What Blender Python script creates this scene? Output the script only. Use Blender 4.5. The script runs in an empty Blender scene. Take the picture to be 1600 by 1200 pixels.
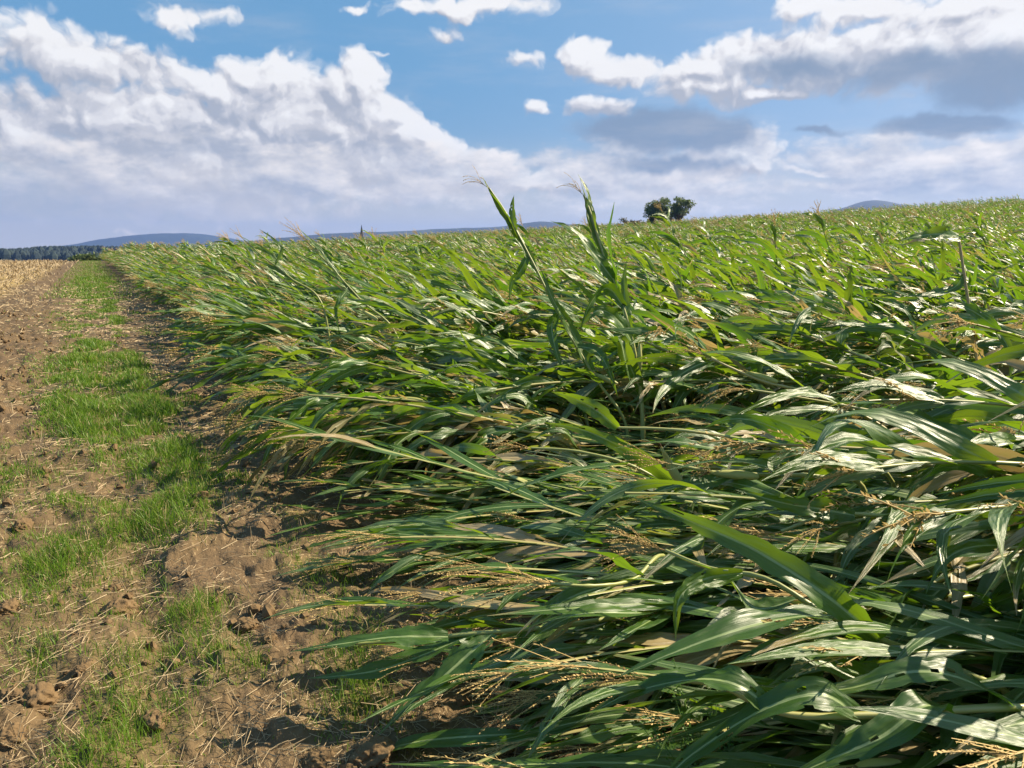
import bpy, math, random
import numpy as np
from math import sin, cos, tan, pi, radians as R, atan2, sqrt, exp

sc = bpy.context.scene
COL = sc.collection
PI = math.pi

# ------------------------------------------------------------------ camera
H = 1.65                      # eye height above the strip
PHI = R(28.3)                 # camera looks this far to the right of the row direction (+Y)
PIT = R(9.85)
F = 1209.0
fw_h = np.array([sin(PHI), cos(PHI), 0.0]); rt = np.array([cos(PHI), -sin(PHI), 0.0])
fw = fw_h*cos(PIT) + np.array([0, 0, -sin(PIT)]); up = fw_h*sin(PIT) + np.array([0, 0, cos(PIT)])
CAM = np.array([0, 0, H])
cd = bpy.data.cameras.new('camera'); cam = bpy.data.objects.new('camera', cd); COL.objects.link(cam)
cd.sensor_width = 36; cd.lens = F/1600*36; cd.clip_start = 0.05; cd.clip_end = 60000
cam.location = CAM; cam.rotation_euler = (PI/2-PIT, 0, -PHI)
sc.camera = cam

def ray(u, v):
    d = fw + rt*((u-800)/F) + up*((600-v)/F)
    return d
def at(u, v, dist):                       # the world point seen at photo pixel (u,v) at this depth
    return CAM + ray(u, v)*dist
def azel(u, v):
    d = ray(u, v); d = d/np.linalg.norm(d)
    return atan2(d[0], d[1]), math.asin(d[2])

# ------------------------------------------------------------------ sun, sky, exposure
SUN_AZ = PHI + R(68)          # azimuth from +Y towards +X
SUN_EL = R(38)
sd = np.array([sin(SUN_AZ)*cos(SUN_EL), cos(SUN_AZ)*cos(SUN_EL), sin(SUN_EL)])
sl = bpy.data.lights.new('sun', 'SUN'); sun = bpy.data.objects.new('sun', sl); COL.objects.link(sun)
sl.energy = 4.9; sl.angle = R(0.53); sl.color = (1.0, 0.86, 0.64)
sun.rotation_euler = (PI/2-SUN_EL, 0, PI-SUN_AZ)
vs = sc.view_settings
vs.view_transform = 'Standard'; vs.look = 'None'; vs.gamma = 1; vs.exposure = 1.15; vs.use_curve_mapping = False
cy = sc.cycles
cy.use_denoising = True
try: cy.denoiser = 'OPENIMAGEDENOISE'
except Exception: pass
cy.max_bounces = 7; cy.diffuse_bounces = 2; cy.glossy_bounces = 2; cy.transmission_bounces = 5; cy.transparent_max_bounces = 8
cy.volume_bounces = 0; cy.caustics_reflective = False; cy.caustics_refractive = False
cy.sample_clamp_indirect = 6

class NT:
    def __init__(s, tree): s.t = tree; s.n = tree.nodes; s.l = tree.links
    def node(s, typ, ins=None, **kw):
        nd = s.n.new(typ)
        for k, v in kw.items(): setattr(nd, k, v)
        for k, v in (ins or {}).items():
            sock = nd.inputs[k]
            if hasattr(v, 'links') or isinstance(v, bpy.types.NodeSocket): s.l.new(v, sock)
            else: sock.default_value = v
        return nd
    def math(s, op, a, b=0.0, c=0.0, clamp=False):
        nd = s.node('ShaderNodeMath', {0: a, 1: b, 2: c}, operation=op, use_clamp=clamp); return nd.outputs[0]
    def vmath(s, op, a, b=(0, 0, 0), c=(0, 0, 0)):
        nd = s.node('ShaderNodeVectorMath', {0: a}, operation=op)
        for i, v in ((1, b), (2, c)):
            if i < len(nd.inputs):
                if isinstance(v, bpy.types.NodeSocket): s.l.new(v, nd.inputs[i])
                elif nd.inputs[i].type == 'VECTOR': nd.inputs[i].default_value = v
        return nd.outputs['Value'] if op in ('LENGTH', 'DOT_PRODUCT', 'DISTANCE') else nd.outputs['Vector']
    def maprange(s, v, a, b, c=0.0, d=1.0, smooth=True):
        nd = s.node('ShaderNodeMapRange', {'Value': v, 'From Min': a, 'From Max': b, 'To Min': c, 'To Max': d},
                    interpolation_type='SMOOTHSTEP' if smooth else 'LINEAR'); return nd.outputs[0]
    def mix(s, f, a, b):
        nd = s.n.new('ShaderNodeMix'); nd.data_type = 'RGBA'
        for i, v in ((0, f), (6, a), (7, b)):
            if isinstance(v, bpy.types.NodeSocket): s.l.new(v, nd.inputs[i])
            else: nd.inputs[i].default_value = v
        return nd.outputs[2]
    def noise(s, vec, scale, detail=3, rough=0.55, dist=0.0, dims='3D'):
        nd = s.node('ShaderNodeTexNoise', {'Vector': vec, 'Scale': scale, 'Detail': detail, 'Roughness': rough, 'Distortion': dist}, noise_dimensions=dims)
        return nd

def c4(r, g, b): return (r, g, b, 1.0)
def srgb(r, g, b):
    f = lambda c: (c/255/12.92) if c/255 <= .04045 else ((c/255+.055)/1.055)**2.4
    return (f(r), f(g), f(b), 1.0)

# cumulus as seen from the path, (x, y, rx, ry, weight) of each puff, turned into sky directions
PUFFS = [(568,135,44,48,1.2),(520,150,40,40,1.1),(440,122,58,42,1.15),(385,115,50,30,1),(330,140,110,50,1),(130,95,150,48,.8),(40,60,80,38,.7),(210,190,230,70,1),(440,200,180,90,1.1),
    (610,190,60,44,1.1),(650,215,50,34,1.1),(690,240,40,30,1.1),(320,275,270,72,.9),(40,232,62,52,1.2),(600,265,130,48,1),(768,262,50,30,1),(822,284,40,20,1),
    (265,25,58,26,.7),(345,12,36,13,.55),(553,17,20,8,.4),(715,10,120,24,.8),(680,45,34,12,.5),(826,84,44,15,.6),(596,93,34,5,.4),
    (920,82,40,27,1.1),(985,103,68,25,1.1),(1092,112,70,24,1),(1180,95,100,36,1),(1290,88,150,52,1),(1440,80,160,70,1),(1570,70,130,75,1),(1235,10,54,22,.9),(1330,10,90,26,.9),(1470,15,120,40,.8),
    (1100,138,105,20,.9),(1190,150,95,13,.8),(930,163,46,17,.7),(845,166,20,13,.6),(1130,238,90,34,.9),(1180,250,50,30,1),(945,262,60,24,.9),
    (1420,246,200,14,.7),(1290,266,80,8,.6),(1060,270,100,18,.6),(1560,240,100,18,.7),(890,284,90,18,.7),(182,366,26,10,.6),(700,290,120,26,.7),(1000,300,140,14,.5),(1330,290,200,10,.4)]
DARKS = [(1040,200,140,38,1.2),(980,196,85,26,1),(1500,195,140,20,1.1),(1290,201,48,8,.8),(1560,130,120,55,.9),(1420,110,170,36,.7),(1250,105,130,26,.6),(150,312,340,30,.6),(20,300,80,34,.6),(1050,248,120,14,.7)]

def puff_group(name, blobs, fine, grow=1.15):
    g = bpy.data.node_groups.new(name, 'ShaderNodeTree')
    g.interface.new_socket('P', in_out='INPUT', socket_type='NodeSocketVector')
    g.interface.new_socket('D', in_out='OUTPUT', socket_type='NodeSocketFloat')
    t = NT(g)
    gi = t.n.new('NodeGroupInput'); go = t.n.new('NodeGroupOutput')
    P = gi.outputs[0]
    w1 = t.noise(P, 10.0, 4 if fine is not None else 2, 0.6)
    wv = t.vmath('SUBTRACT', w1.outputs['Color'], (.5, .5, .5))
    P2 = t.vmath('MULTIPLY_ADD', wv, (.10, .06, 0), P)
    best = None
    for (x, y, rx, ry, k) in blobs:
        a, e = azel(x, y)
        a1, _ = azel(x+rx, y); _, e1 = azel(x, y-ry)
        ra, re = max(abs(a1-a), 1e-3)*grow, max(abs(e1-e), 1e-3)*grow
        q = t.vmath('MULTIPLY_ADD', P2, (1/ra, 1/re, 0), (-a/ra, -e/re, 0))
        d = t.math('MULTIPLY_ADD', t.vmath('LENGTH', q), k, 1-k) if k != 1 else t.vmath('LENGTH', q)
        best = d if best is None else t.math('SMOOTH_MIN', best, d, .3)
    D = t.math('SUBTRACT', 1.0, best)
    if fine is not None:
        n2 = t.noise(P2, 19.0, 6, .60)
        D = t.math('MULTIPLY_ADD', t.math('SUBTRACT', n2.outputs[0], .5), 1.0 if fine else .7, D)
    if fine:
        v1 = t.node('ShaderNodeTexVoronoi', {'Vector': P2, 'Scale': 40.0, 'Detail': 1.0, 'Roughness': .5}, feature='F1')
        D = t.math('MULTIPLY_ADD', t.math('SUBTRACT', .42, v1.outputs['Distance']), .36, D)
    t.l.new(D, go.inputs[0])
    return g

w = bpy.data.worlds.new('World'); sc.world = w; w.use_nodes = True
w.cycles.sampling_method = 'MANUAL'; w.cycles.sample_map_resolution = 512
T = NT(w.node_tree); T.n.clear()
sky = T.node('ShaderNodeTexSky', sky_type='NISHITA', sun_disc=False)
sky.sun_elevation = SUN_EL; sky.sun_rotation = SUN_AZ; sky.air_density = 1.0; sky.dust_density = 1.6; sky.ozone_density = 2.0
tc = T.node('ShaderNodeTexCoord'); dirv = tc.outputs['Generated']
sx = T.node('ShaderNodeSeparateXYZ', {0: dirv})
AZ = T.math('ARCTAN2', sx.outputs[0], sx.outputs[1]); EL = T.math('ARCSINE', sx.outputs[2])
P = T.node('ShaderNodeCombineXYZ', {0: AZ, 1: EL}).outputs[0]
gA = puff_group('cumulus', PUFFS, True, 1.28); gC = puff_group('cumulus_bulk', PUFFS, None, 1.28); gB = puff_group('stratus', DARKS, False)
def grp(g, vec):
    nd = T.n.new('ShaderNodeGroup'); nd.node_tree = g
    T.l.new(vec, nd.inputs[0]); return nd.outputs[0]
D0 = grp(gA, P)
D1 = grp(gA, T.vmath('ADD', P, (.006, .008, 0)))
C0 = grp(gC, P)
D2 = grp(gC, T.vmath('ADD', P, (.030, .042, 0)))
B0 = grp(gB, P)
K = 9.0
skyc = T.mix(T.maprange(EL, .02, .22, .3, .76), sky.outputs[0], c4(.125*K, .375*K, .66*K))
skyc = T.mix(T.maprange(AZ, PHI-R(14), PHI+R(38), .05, .58), skyc, c4(.46*K, .60*K, .83*K))
skyc = T.mix(T.maprange(EL, -.01, .15, .92, .0), skyc, c4(.78*K, .73*K, .66*K))     # milky air low down
cov = T.maprange(D0, -.06, .32)
lit = T.math('MULTIPLY_ADD', T.math('SUBTRACT', D0, D1), 1.45, .38)
lit = T.math('MULTIPLY_ADD', T.math('SUBTRACT', C0, D2), .55, lit)
lit = T.math('ADD', lit, T.maprange(C0, .0, .55, .16, -.10), clamp=True)
cr = T.node('ShaderNodeValToRGB', {0: lit})
cr.color_ramp.interpolation = 'EASE'
els = cr.color_ramp.elements
els[0].position = .05; els[0].color = c4(.45, .48, .545)
els[1].position = .92; els[1].color = c4(1.0, .985, .975)
for p_, c_ in ((.40, c4(.65, .65, .685)), (.62, c4(.84, .825, .835))):
    e_ = els.new(p_); e_.color = c_
cc = T.vmath('SCALE', cr.outputs[0]); cc.node.inputs['Scale'].default_value = K
cc = T.mix(T.maprange(EL, .02, .13, .75, 0.0), cc, c4(.94*K, .84*K, .72*K))
res = T.mix(T.math('MULTIPLY', cov, .96), skyc, cc)
bank = T.noise(T.vmath('MULTIPLY', P, (9, 17, 1)), 1.0, 6, .6)
bb = T.math('MULTIPLY_ADD', T.maprange(EL, .025, .075), T.maprange(EL, .10, .19, .26, -.2), bank.outputs[0])
bc = T.maprange(bb, .60, .80)
bl = T.noise(T.vmath('MULTIPLY_ADD', P, (9, 17, 1), (.10, .26, 0)), 1.0, 4, .6)
bcol = T.mix(T.math('MULTIPLY_ADD', T.math('SUBTRACT', bank.outputs[0], bl.outputs[0]), 3.4, .42, clamp=True), c4(.44*K, .49*K, .58*K), c4(1.05*K, .98*K, .92*K))
res = T.mix(T.math('MULTIPLY', bc, .80), res, bcol)
dk = T.math('MULTIPLY', T.maprange(B0, -.05, .55), T.maprange(AZ, R(8), R(28), .45, .92))
res = T.mix(dk, res, T.mix(T.maprange(AZ, R(8), R(28)), c4(.40*K, .46*K, .58*K), c4(.25*K, .335*K, .455*K)))
wisp = T.noise(T.vmath('MULTIPLY', P, (5, 22, 1)), 1.0, 5, .6)
res = T.mix(T.math('MULTIPLY', T.maprange(wisp.outputs[0], .45, .75), T.maprange(EL, .02, .18, .6, .16)), res, c4(.80*K, .75*K, .71*K))
SKY = T.node('ShaderNodeBackground', {'Color': res, 'Strength': 0.05})
T.node('ShaderNodeOutputWorld', {'Surface': SKY.outputs[0]})

# ------------------------------------------------------------------ numeric noise, terrain
rng = np.random.default_rng(7)
def _hash(i, j, s):
    h = (i.astype(np.int64)*374761393 + j.astype(np.int64)*668265263 + s*1274126177) & 0xffffffff
    h = ((h ^ (h >> 13))*1274126177) & 0xffffffff
    return ((h ^ (h >> 16)) & 0xffff)/65535.0
def vnoise(x, y, s=0):
    x = np.asarray(x, float); y = np.asarray(y, float)
    i = np.floor(x); j = np.floor(y); fx = x-i; fy = y-j
    fx = fx*fx*(3-2*fx); fy = fy*fy*(3-2*fy); i = i.astype(np.int64); j = j.astype(np.int64)
    a = _hash(i, j, s); b = _hash(i+1, j, s); c = _hash(i, j+1, s); d = _hash(i+1, j+1, s)
    return (a*(1-fx)+b*fx)*(1-fy) + (c*(1-fx)+d*fx)*fy
def fbm(x, y, s=0, o=4):
    t = 0; a = .5; n = 0
    for k in range(o):
        t = t + a*vnoise(x*2**k+k*17.3, y*2**k-k*9.1, s+k); n += a; a *= .5
    return t/n
def sstep(a, b, x):
    t = np.clip((x-a)/(b-a), 0, 1); return t*t*(3-2*t)

PLAIN = -15.0
def base_h(x, y):
    x = np.asarray(x, float); y = np.asarray(y, float)
    r = np.hypot(x, y); th = np.degrees(np.arctan2(x, y))
    xs = np.minimum(np.maximum(x-2.5, 0), 320)
    z = .028*xs + .000145*xs*xs
    rc = 128 + 118*sstep(-2, 26, th)
    fall = np.maximum(r-rc, 0)
    z = z - .0016*fall**2/(1+.004*fall)
    z = np.where(fall > 0, np.maximum(z, PLAIN + .9*(fbm(x*.004, y*.004, 61, 3)-.5)), z)
    return np.where(r > 1200, PLAIN, z)
def zone_plough(x, y):
    n = (fbm(x*.8, y*.35, 5, 3)-.5)
    return sstep(-.35, -.95, x + 1.1*n)*np.where(y > 14, sstep(-4.4, -2.8, x+1.5*n), sstep(-9, -7, x+1.5*n))
def zone_stub(x, y):
    n = (fbm(x*.5, y*.2, 6, 3)-.5)
    return sstep(-2.5, -3.7, x+1.4*n)*sstep(6, 14, y)
PATCH = [(.42,6.4,.38,.75,1.0),(.30,4.95,.25,.36,1.2),(.34,3.66,.15,.16,1.15),(-.25,4.5,.22,.30,.9),(.42,8.8,.3,1.0,.9),(-.12,8.8,.3,1.2,.8),(-.2,13,.35,3,.8),(.40,11.5,.25,2.0,.9),
         (.72,2.65,.20,.32,.8),(-.10,2.75,.25,.25,.55),(-.75,4.0,.25,.3,.4),(.12,3.2,.15,.15,.4),(.95,3.55,.14,.3,.5),(-.35,3.35,.14,.2,.5),(-.55,6.6,.3,.5,.6)]
def grass_den(x, y):
    n = fbm(x*2.2, y*1.3, 21, 3); n2 = fbm(x*6, y*5, 22, 2)
    st = .55*np.exp(-((x+.18-.15*(fbm(y*.2, y*0, 3, 2)-.5))/.21)**2) + .75*np.exp(-((x-.40-.2*(fbm(y*.25, y*0+5, 4, 2)-.5))/.20)**2)
    base = .44*sstep(-1.3, -.6, x)*sstep(1.35, .9, x)
    g = (st*sstep(4.5, 9, y)*.55 + .30*st + base)*sstep(.44, .62, n)*(.1+1.3*n2)
    for (px, py, sx_, sy_, k) in PATCH:
        g = g + k*np.exp(-((x-px)/sx_)**2 - ((y-py)/sy_)**2)*(.35+1.1*n2)
    return np.clip(g*sstep(1.6, .95, x), 0, 1.3)
def detail_h(x, y, res=0.0):
    x = np.asarray(x, float); y = np.asarray(y, float)
    r = np.hypot(x, y)
    pl = zone_plough(x, y)
    big = fbm(x*2.6, y*2.0, 31, 3)-.5
    rid = 1-2*np.abs(fbm(x*4.5, y*4.5, 32, 3)-.5)
    sm = fbm(x*13, y*13, 33, 3)-.5
    fine = fbm(x*38, y*38, 34, 2)-.5
    strip = sstep(1.9, .9, x)
    rut = -.035*np.exp(-((x-.10)/.12)**2) - .03*np.exp(-((x+.72)/.15)**2)
    z = (1-pl)*(strip*.075+.025)*big*1.1 + pl*(.12*big + .065*(rid-.75)) + (.040+.06*pl)*sm + .022*fine + rut*sstep(30, 5, r)
    near_clod = sstep(.60, .80, fbm(x*5.2+3, y*5.2, 35, 3))*strip*.035*sstep(9, 4, r)
    return (z+near_clod+.02*(sstep(.3, .62, fbm(x*7, y*7, 36, 3))-.5)*strip)*sstep(120, 40, r)
def ground(x, y): return base_h(x, y) + detail_h(x, y)

# ------------------------------------------------------------------ mesh buffer
class MB:
    def __init__(s): s.V=[]; s.Fq=[]; s.UV=[]; s.A=[]; s.B=[]; s.M=[]; s.n=0
    def add(s, V, Fc, uv=None, var=.5, dry=0.0, mi=0):
        V = np.asarray(V, float); m = len(V)
        s.V.append(V); s.Fq.append(np.asarray(Fc, np.int64)+s.n); s.n += m
        s.UV.append(np.zeros((m,2)) if uv is None else np.asarray(uv, float))
        s.A.append(np.broadcast_to(np.asarray(var, float), (m,)).copy()); s.B.append(np.broadcast_to(np.asarray(dry, float), (m,)).copy())
        s.M.append(np.full(len(Fc), mi))
    def merge(s, o, mi):
        if o.n == 0: return
        V=np.concatenate(o.V); s.add(V, np.concatenate(o.Fq), np.concatenate(o.UV), np.concatenate(o.A), np.concatenate(o.B), mi)
    def mesh(s, name, mats, smooth=True):
        me = bpy.data.meshes.new(name)
        V = np.concatenate(s.V); Fq = np.concatenate(s.Fq); k = Fq.shape[1]; nf = len(Fq)
        me.vertices.add(len(V)); me.vertices.foreach_set('co', V.astype(np.float32).ravel())
        me.loops.add(nf*k); me.loops.foreach_set('vertex_index', Fq.astype(np.int32).ravel())
        me.polygons.add(nf); me.polygons.foreach_set('loop_start', np.arange(0, nf*k, k, dtype=np.int32))
        me.polygons.foreach_set('material_index', np.concatenate(s.M).astype(np.int32))
        me.polygons.foreach_set('use_smooth', np.full(nf, smooth))
        uvl = me.uv_layers.new(name='UVMap'); uv = np.concatenate(s.UV)
        uvl.data.foreach_set('uv', uv[Fq.ravel()].astype(np.float32).ravel())
        a = me.attributes.new('var', 'FLOAT', 'POINT'); a.data.foreach_set('value', np.concatenate(s.A).astype(np.float32))
        b = me.attributes.new('dry', 'FLOAT', 'POINT'); b.data.foreach_set('value', np.concatenate(s.B).astype(np.float32))
        for m in (mats if isinstance(mats, (list, tuple)) else [mats]): me.materials.append(m)
        me.update(calc_edges=True)
        return me
def link(name, me, parent=None):
    o = bpy.data.objects.new(name, me); COL.objects.link(o)
    if parent is not None: o.parent = parent
    return o
def tag(o, label=None, cat=None, group=None, kind=None):
    for k, v in (('label', label), ('category', cat), ('group', group), ('kind', kind)):
        if v: o[k] = v
    return o
def empty(name, loc, rz=0.0):
    o = bpy.data.objects.new(name, None); COL.objects.link(o); o.location = loc; o.rotation_euler = (0, 0, rz); o.empty_display_size = .1
    return o
def nrm(v): return v/(np.linalg.norm(v, axis=-1, keepdims=True)+1e-12)

def grid_faces(n, m, wrap=False):        # n rings of m points
    i = np.arange(n-1)[:, None]; j = np.arange(m if wrap else m-1)[None, :]
    j2 = (j+1) % m
    return np.stack([i*m+j, i*m+j2, (i+1)*m+j2, (i+1)*m+j], -1).reshape(-1, 4)
def tube(mb, path, rad, sides=6, var=.5, dry=0.0, vlen=None):
    path = np.asarray(path, float); n = len(path)
    T_ = nrm(np.gradient(path, axis=0))
    ref = np.array([0, 0, 1.0]) if abs(T_[:, 2]).mean() < .8 else np.array([1.0, 0, 0])
    X = nrm(np.cross(T_, ref)); Y = np.cross(T_, X)
    a = np.arange(sides)/sides*2*PI
    rad = np.broadcast_to(np.asarray(rad, float), (n,))
    V = path[:, None] + rad[:, None, None]*(np.cos(a)[None, :, None]*X[:, None] + np.sin(a)[None, :, None]*Y[:, None])
    uv = np.stack(np.broadcast_arrays(np.arange(sides)[None, :]/sides, np.linspace(0, 1, n)[:, None]), -1).reshape(-1, 2)
    dr = np.repeat(np.broadcast_to(np.asarray(dry, float), (n,)), sides)
    mb.add(V.reshape(-1, 3), grid_faces(n, sides, True), uv, var, dr)
def spline(pts, n):
    p = np.asarray(pts, float); m = len(p)
    p = np.vstack([2*p[0]-p[1], p, 2*p[-1]-p[-2]])
    t = np.linspace(0, m-1-1e-6, n); i = t.astype(int); f = (t-i)[:, None]
    a, b, c, d = p[i], p[i+1], p[i+2], p[i+3]
    return .5*((2*b)+(-a+c)*f+(2*a-5*b+4*c-d)*f**2+(-a+3*b-3*c+d)*f**3)

# ------------------------------------------------------------------ materials
def mat(name):
    m = bpy.data.materials.new(name); m.use_nodes = True
    t = NT(m.node_tree); t.n.clear()
    t.out = t.n.new('ShaderNodeOutputMaterial'); return m, t
def attr(t, name): return t.node('ShaderNodeAttribute', attribute_name=name).outputs['Fac']

def leaf_material():
    m, t = mat('corn_leaf')
    uv = t.node('ShaderNodeSeparateXYZ', {0: t.node('ShaderNodeUVMap', uv_map='UVMap').outputs[0]})
    u, v = uv.outputs[0], uv.outputs[1]
    var, dry = attr(t, 'var'), attr(t, 'dry')
    geo = t.node('ShaderNodeNewGeometry'); oi = t.node('ShaderNodeObjectInfo')
    au = t.math('ABSOLUTE', u)
    mid = t.maprange(au, .06, .13, 1.0, 0.0)
    cu = t.node('ShaderNodeCombineXYZ', {0: t.math('MULTIPLY', u, 11.0), 1: t.math('MULTIPLY', v, 1.3), 2: t.math('MULTIPLY', var, 37.0)}).outputs[0]
    vein = t.noise(cu, 2.0, 2, .6)
    blot = t.noise(t.node('ShaderNodeCombineXYZ', {0: u, 1: t.math('MULTIPLY', v, 5.0), 2: t.math('MULTIPLY', var, 91.0)}).outputs[0], 1.6, 3, .6)
    g = t.mix(var, c4(.022, .072, .008), c4(.056, .128, .010))
    g = t.mix(t.math('MULTIPLY', vein.outputs[0], .55), g, c4(.105, .19, .04))
    g = t.mix(t.maprange(blot.outputs[0], .55, .75, 0, .35), g, c4(.13, .18, .03))
    g = t.mix(t.math('MULTIPLY', mid, .85), g, c4(.30, .38, .15))
    bleach = t.maprange(t.math('ADD', dry, t.math('MULTIPLY', t.math('SUBTRACT', blot.outputs[0], .5), .5)), .35, .75)
    tan_ = t.mix(vein.outputs[0], c4(.33, .24, .11), c4(.52, .43, .24))
    g = t.mix(bleach, g, tan_)
    g = t.mix(t.maprange(var, .05, .09, .6, 0), g, t.mix(vein.outputs[0], c4(.16, .19, .12), c4(.34, .36, .26)))
    back = t.mix(geo.outputs['Backfacing'], g, t.mix(.35, g, c4(.16, .24, .11)))
    crk = t.noise(t.node('ShaderNodeCombineXYZ', {0: t.math('MULTIPLY', u, 1.6), 1: t.math('MULTIPLY', v, 7.0), 2: t.math('MULTIPLY', var, 53.0)}).outputs[0], 1.0, 1, .5)
    bmp0 = t.node('ShaderNodeBump', {'Height': crk.outputs[0], 'Strength': .5, 'Distance': .03})
    bmp = t.node('ShaderNodeBump', {'Height': vein.outputs[0], 'Strength': .35, 'Distance': .004, 'Normal': bmp0.outputs[0]})
    p = t.node('ShaderNodeBsdfPrincipled', {'Base Color': back, 'Roughness': t.maprange(blot.outputs[0], .3, .7, .32, .44), 'IOR': 1.5, 'Normal': bmp.outputs[0]})
    p.inputs['Specular IOR Level'].default_value = .6
    tr = t.node('ShaderNodeBsdfTranslucent', {'Color': t.mix(bleach, t.mix(var, c4(.13, .29, .007), c4(.28, .40, .015)), c4(.45, .32, .10))})
    mx = t.node('ShaderNodeMixShader', {0: t.math('MULTIPLY_ADD', t.math('MULTIPLY_ADD', mid, .5, t.math('MULTIPLY', vein.outputs[0], .45)), -.34, .46), 1: p.outputs[0], 2: tr.outputs[0]})
    t.l.new(mx.outputs[0], t.out.inputs[0]); return m
def stalk_material():
    m, t = mat('corn_stalk')
    var, dry = attr(t, 'var'), attr(t, 'dry')
    uv = t.node('ShaderNodeUVMap', uv_map='UVMap').outputs[0]
    st = t.noise(t.vmath('MULTIPLY', uv, (14, 2.5, 1)), 1.5, 3)
    g = t.mix(var, c4(.17, .22, .045), c4(.36, .36, .12))
    g = t.mix(t.math('MULTIPLY', st.outputs[0], .5), g, c4(.34, .34, .12))
    g = t.mix(dry, g, c4(.40, .29, .13))
    p = t.node('ShaderNodeBsdfPrincipled', {'Base Color': g, 'Roughness': .42})
    t.l.new(p.outputs[0], t.out.inputs[0]); return m
def plain_plant(name, a, b, rough=.7, transl=.25, scale=30):
    m, t = mat(name)
    var = attr(t, 'var'); oi = t.node('ShaderNodeObjectInfo')
    n = t.noise(t.node('ShaderNodeTexCoord').outputs['Object'], scale, 2)
    c = t.mix(t.math('MULTIPLY_ADD', n.outputs[0], .5, t.math('MULTIPLY', var, .6)), c4(*a), c4(*b))
    p = t.node('ShaderNodeBsdfPrincipled', {'Base Color': c, 'Roughness': rough})
    tr = t.node('ShaderNodeBsdfTranslucent', {'Color': c})
    mx = t.node('ShaderNodeMixShader', {0: transl, 1: p.outputs[0], 2: tr.outputs[0]})
    t.l.new(mx.outputs[0], t.out.inputs[0]); return m
M_LEAF = leaf_material(); M_STALK = stalk_material()
M_TASSEL = plain_plant('corn_tassel', (.40, .26, .08), (.74, .55, .23))
M_HUSK = plain_plant('corn_husk', (.34, .36, .09), (.58, .54, .22), .5, .15, 18)
M_SILK = plain_plant('corn_silk', (.10, .045, .02), (.22, .10, .04), .6)
def grass_material():
    m, t = mat('grass_blade'); var = attr(t, 'var')
    n = t.noise(t.node('ShaderNodeTexCoord').outputs['Object'], 1.2, 3)
    c = t.mix(t.math('MULTIPLY_ADD', n.outputs[0], .7, t.math('MULTIPLY', var, .45)), c4(.05, .165, .008), c4(.22, .33, .028))
    c = t.mix(t.maprange(var, .87, .92), c, c4(.40, .32, .14))
    p = t.node('ShaderNodeBsdfPrincipled', {'Base Color': c, 'Roughness': .5}); tr = t.node('ShaderNodeBsdfTranslucent', {'Color': c})
    mx = t.node('ShaderNodeMixShader', {0: .45, 1: p.outputs[0], 2: tr.outputs[0]}); t.l.new(mx.outputs[0], t.out.inputs[0]); return m
M_GRASS = grass_material()
M_STRAW = plain_plant('straw', (.19, .125, .06), (.47, .36, .20), .65, .1, 8)
M_WEED = plain_plant('weed_leaf', (.05, .14, .02), (.11, .22, .04), .5, .35, 20)

# ------------------------------------------------------------------ corn builder
def leaf_strip(mb, P_, N0, W, rg, nc=7, twist=0.0, fold=.35, wave=.12, dry=0.0, tipdry=.0, var=None, ragged=0.0):
    n = len(P_); s = np.linspace(0, 1, n)
    T_ = nrm(np.gradient(P_, axis=0))
    N = np.zeros_like(P_); nn = N0
    for i in range(n):
        nn = nn - T_[i]*np.dot(nn, T_[i]); nn = nn/(np.linalg.norm(nn)+1e-9); N[i] = nn
    S = np.cross(T_, N)
    tw = twist*s + .25*np.sin(s*7+rg.uniform(0, 6))
    c, d = np.cos(tw)[:, None], np.sin(tw)[:, None]
    N, S = N*c + S*d, S*c - N*d
    prof = np.minimum(1, .45+ (s/.25)**.9*.55)*np.clip(1-s**1.9, 0, 1)**1.0
    hw = np.maximum(W/2*prof, .0012)
    v = np.linspace(-1, 1, nc)
    ph = rg.uniform(0, 6, 4); fr = rg.uniform(9, 16, 2)
    L = np.linalg.norm(np.diff(P_, axis=0), axis=1).sum()
    edge = np.abs(v)**1.8
    wv = np.where(v[None] > 0, np.sin(fr[0]*s*L/.8*1.6+ph[0])[:, None]+.5*np.sin(2.3*fr[0]*s+ph[2])[:, None], np.sin(fr[1]*s*L/.8*1.6+ph[1])[:, None]+.5*np.sin(2.1*fr[1]*s+ph[3])[:, None])
    fo = fold*(1-.55*s)
    off = hw[:, None]*(fo[:, None]*np.abs(v)[None] + wave*3*edge[None]*wv)
    lat = hw[:, None]*v[None]*np.sqrt(np.clip(1-(fo[:, None]*np.abs(v)[None])**2, .3, 1))
    if ragged > 0:
        cut = 1 - ragged*np.clip(rg.random((n, 2))-.45, 0, 1)*1.5
        lat = lat*np.where(v[None] > 0, cut[:, :1], cut[:, 1:])
    V = P_[:, None] + S[:, None]*lat[..., None] + N[:, None]*off[..., None]
    uv = np.stack(np.broadcast_arrays(v[None, :], s[:, None]), -1).reshape(-1, 2)
    fc = grid_faces(n, nc)
    if ragged > 0:
        keep = rg.random(len(fc)) > ragged*.12
        fc = fc[keep]
    dr = np.clip(dry + tipdry*sstep(.55, 1.0, s)[:, None] + .25*tipdry*edge[None]*s[:, None], 0, 1)
    mb.add(V.reshape(-1, 3), fc, uv, rg.random() if var is None else var, np.broadcast_to(dr, (n, nc)).reshape(-1))

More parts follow.
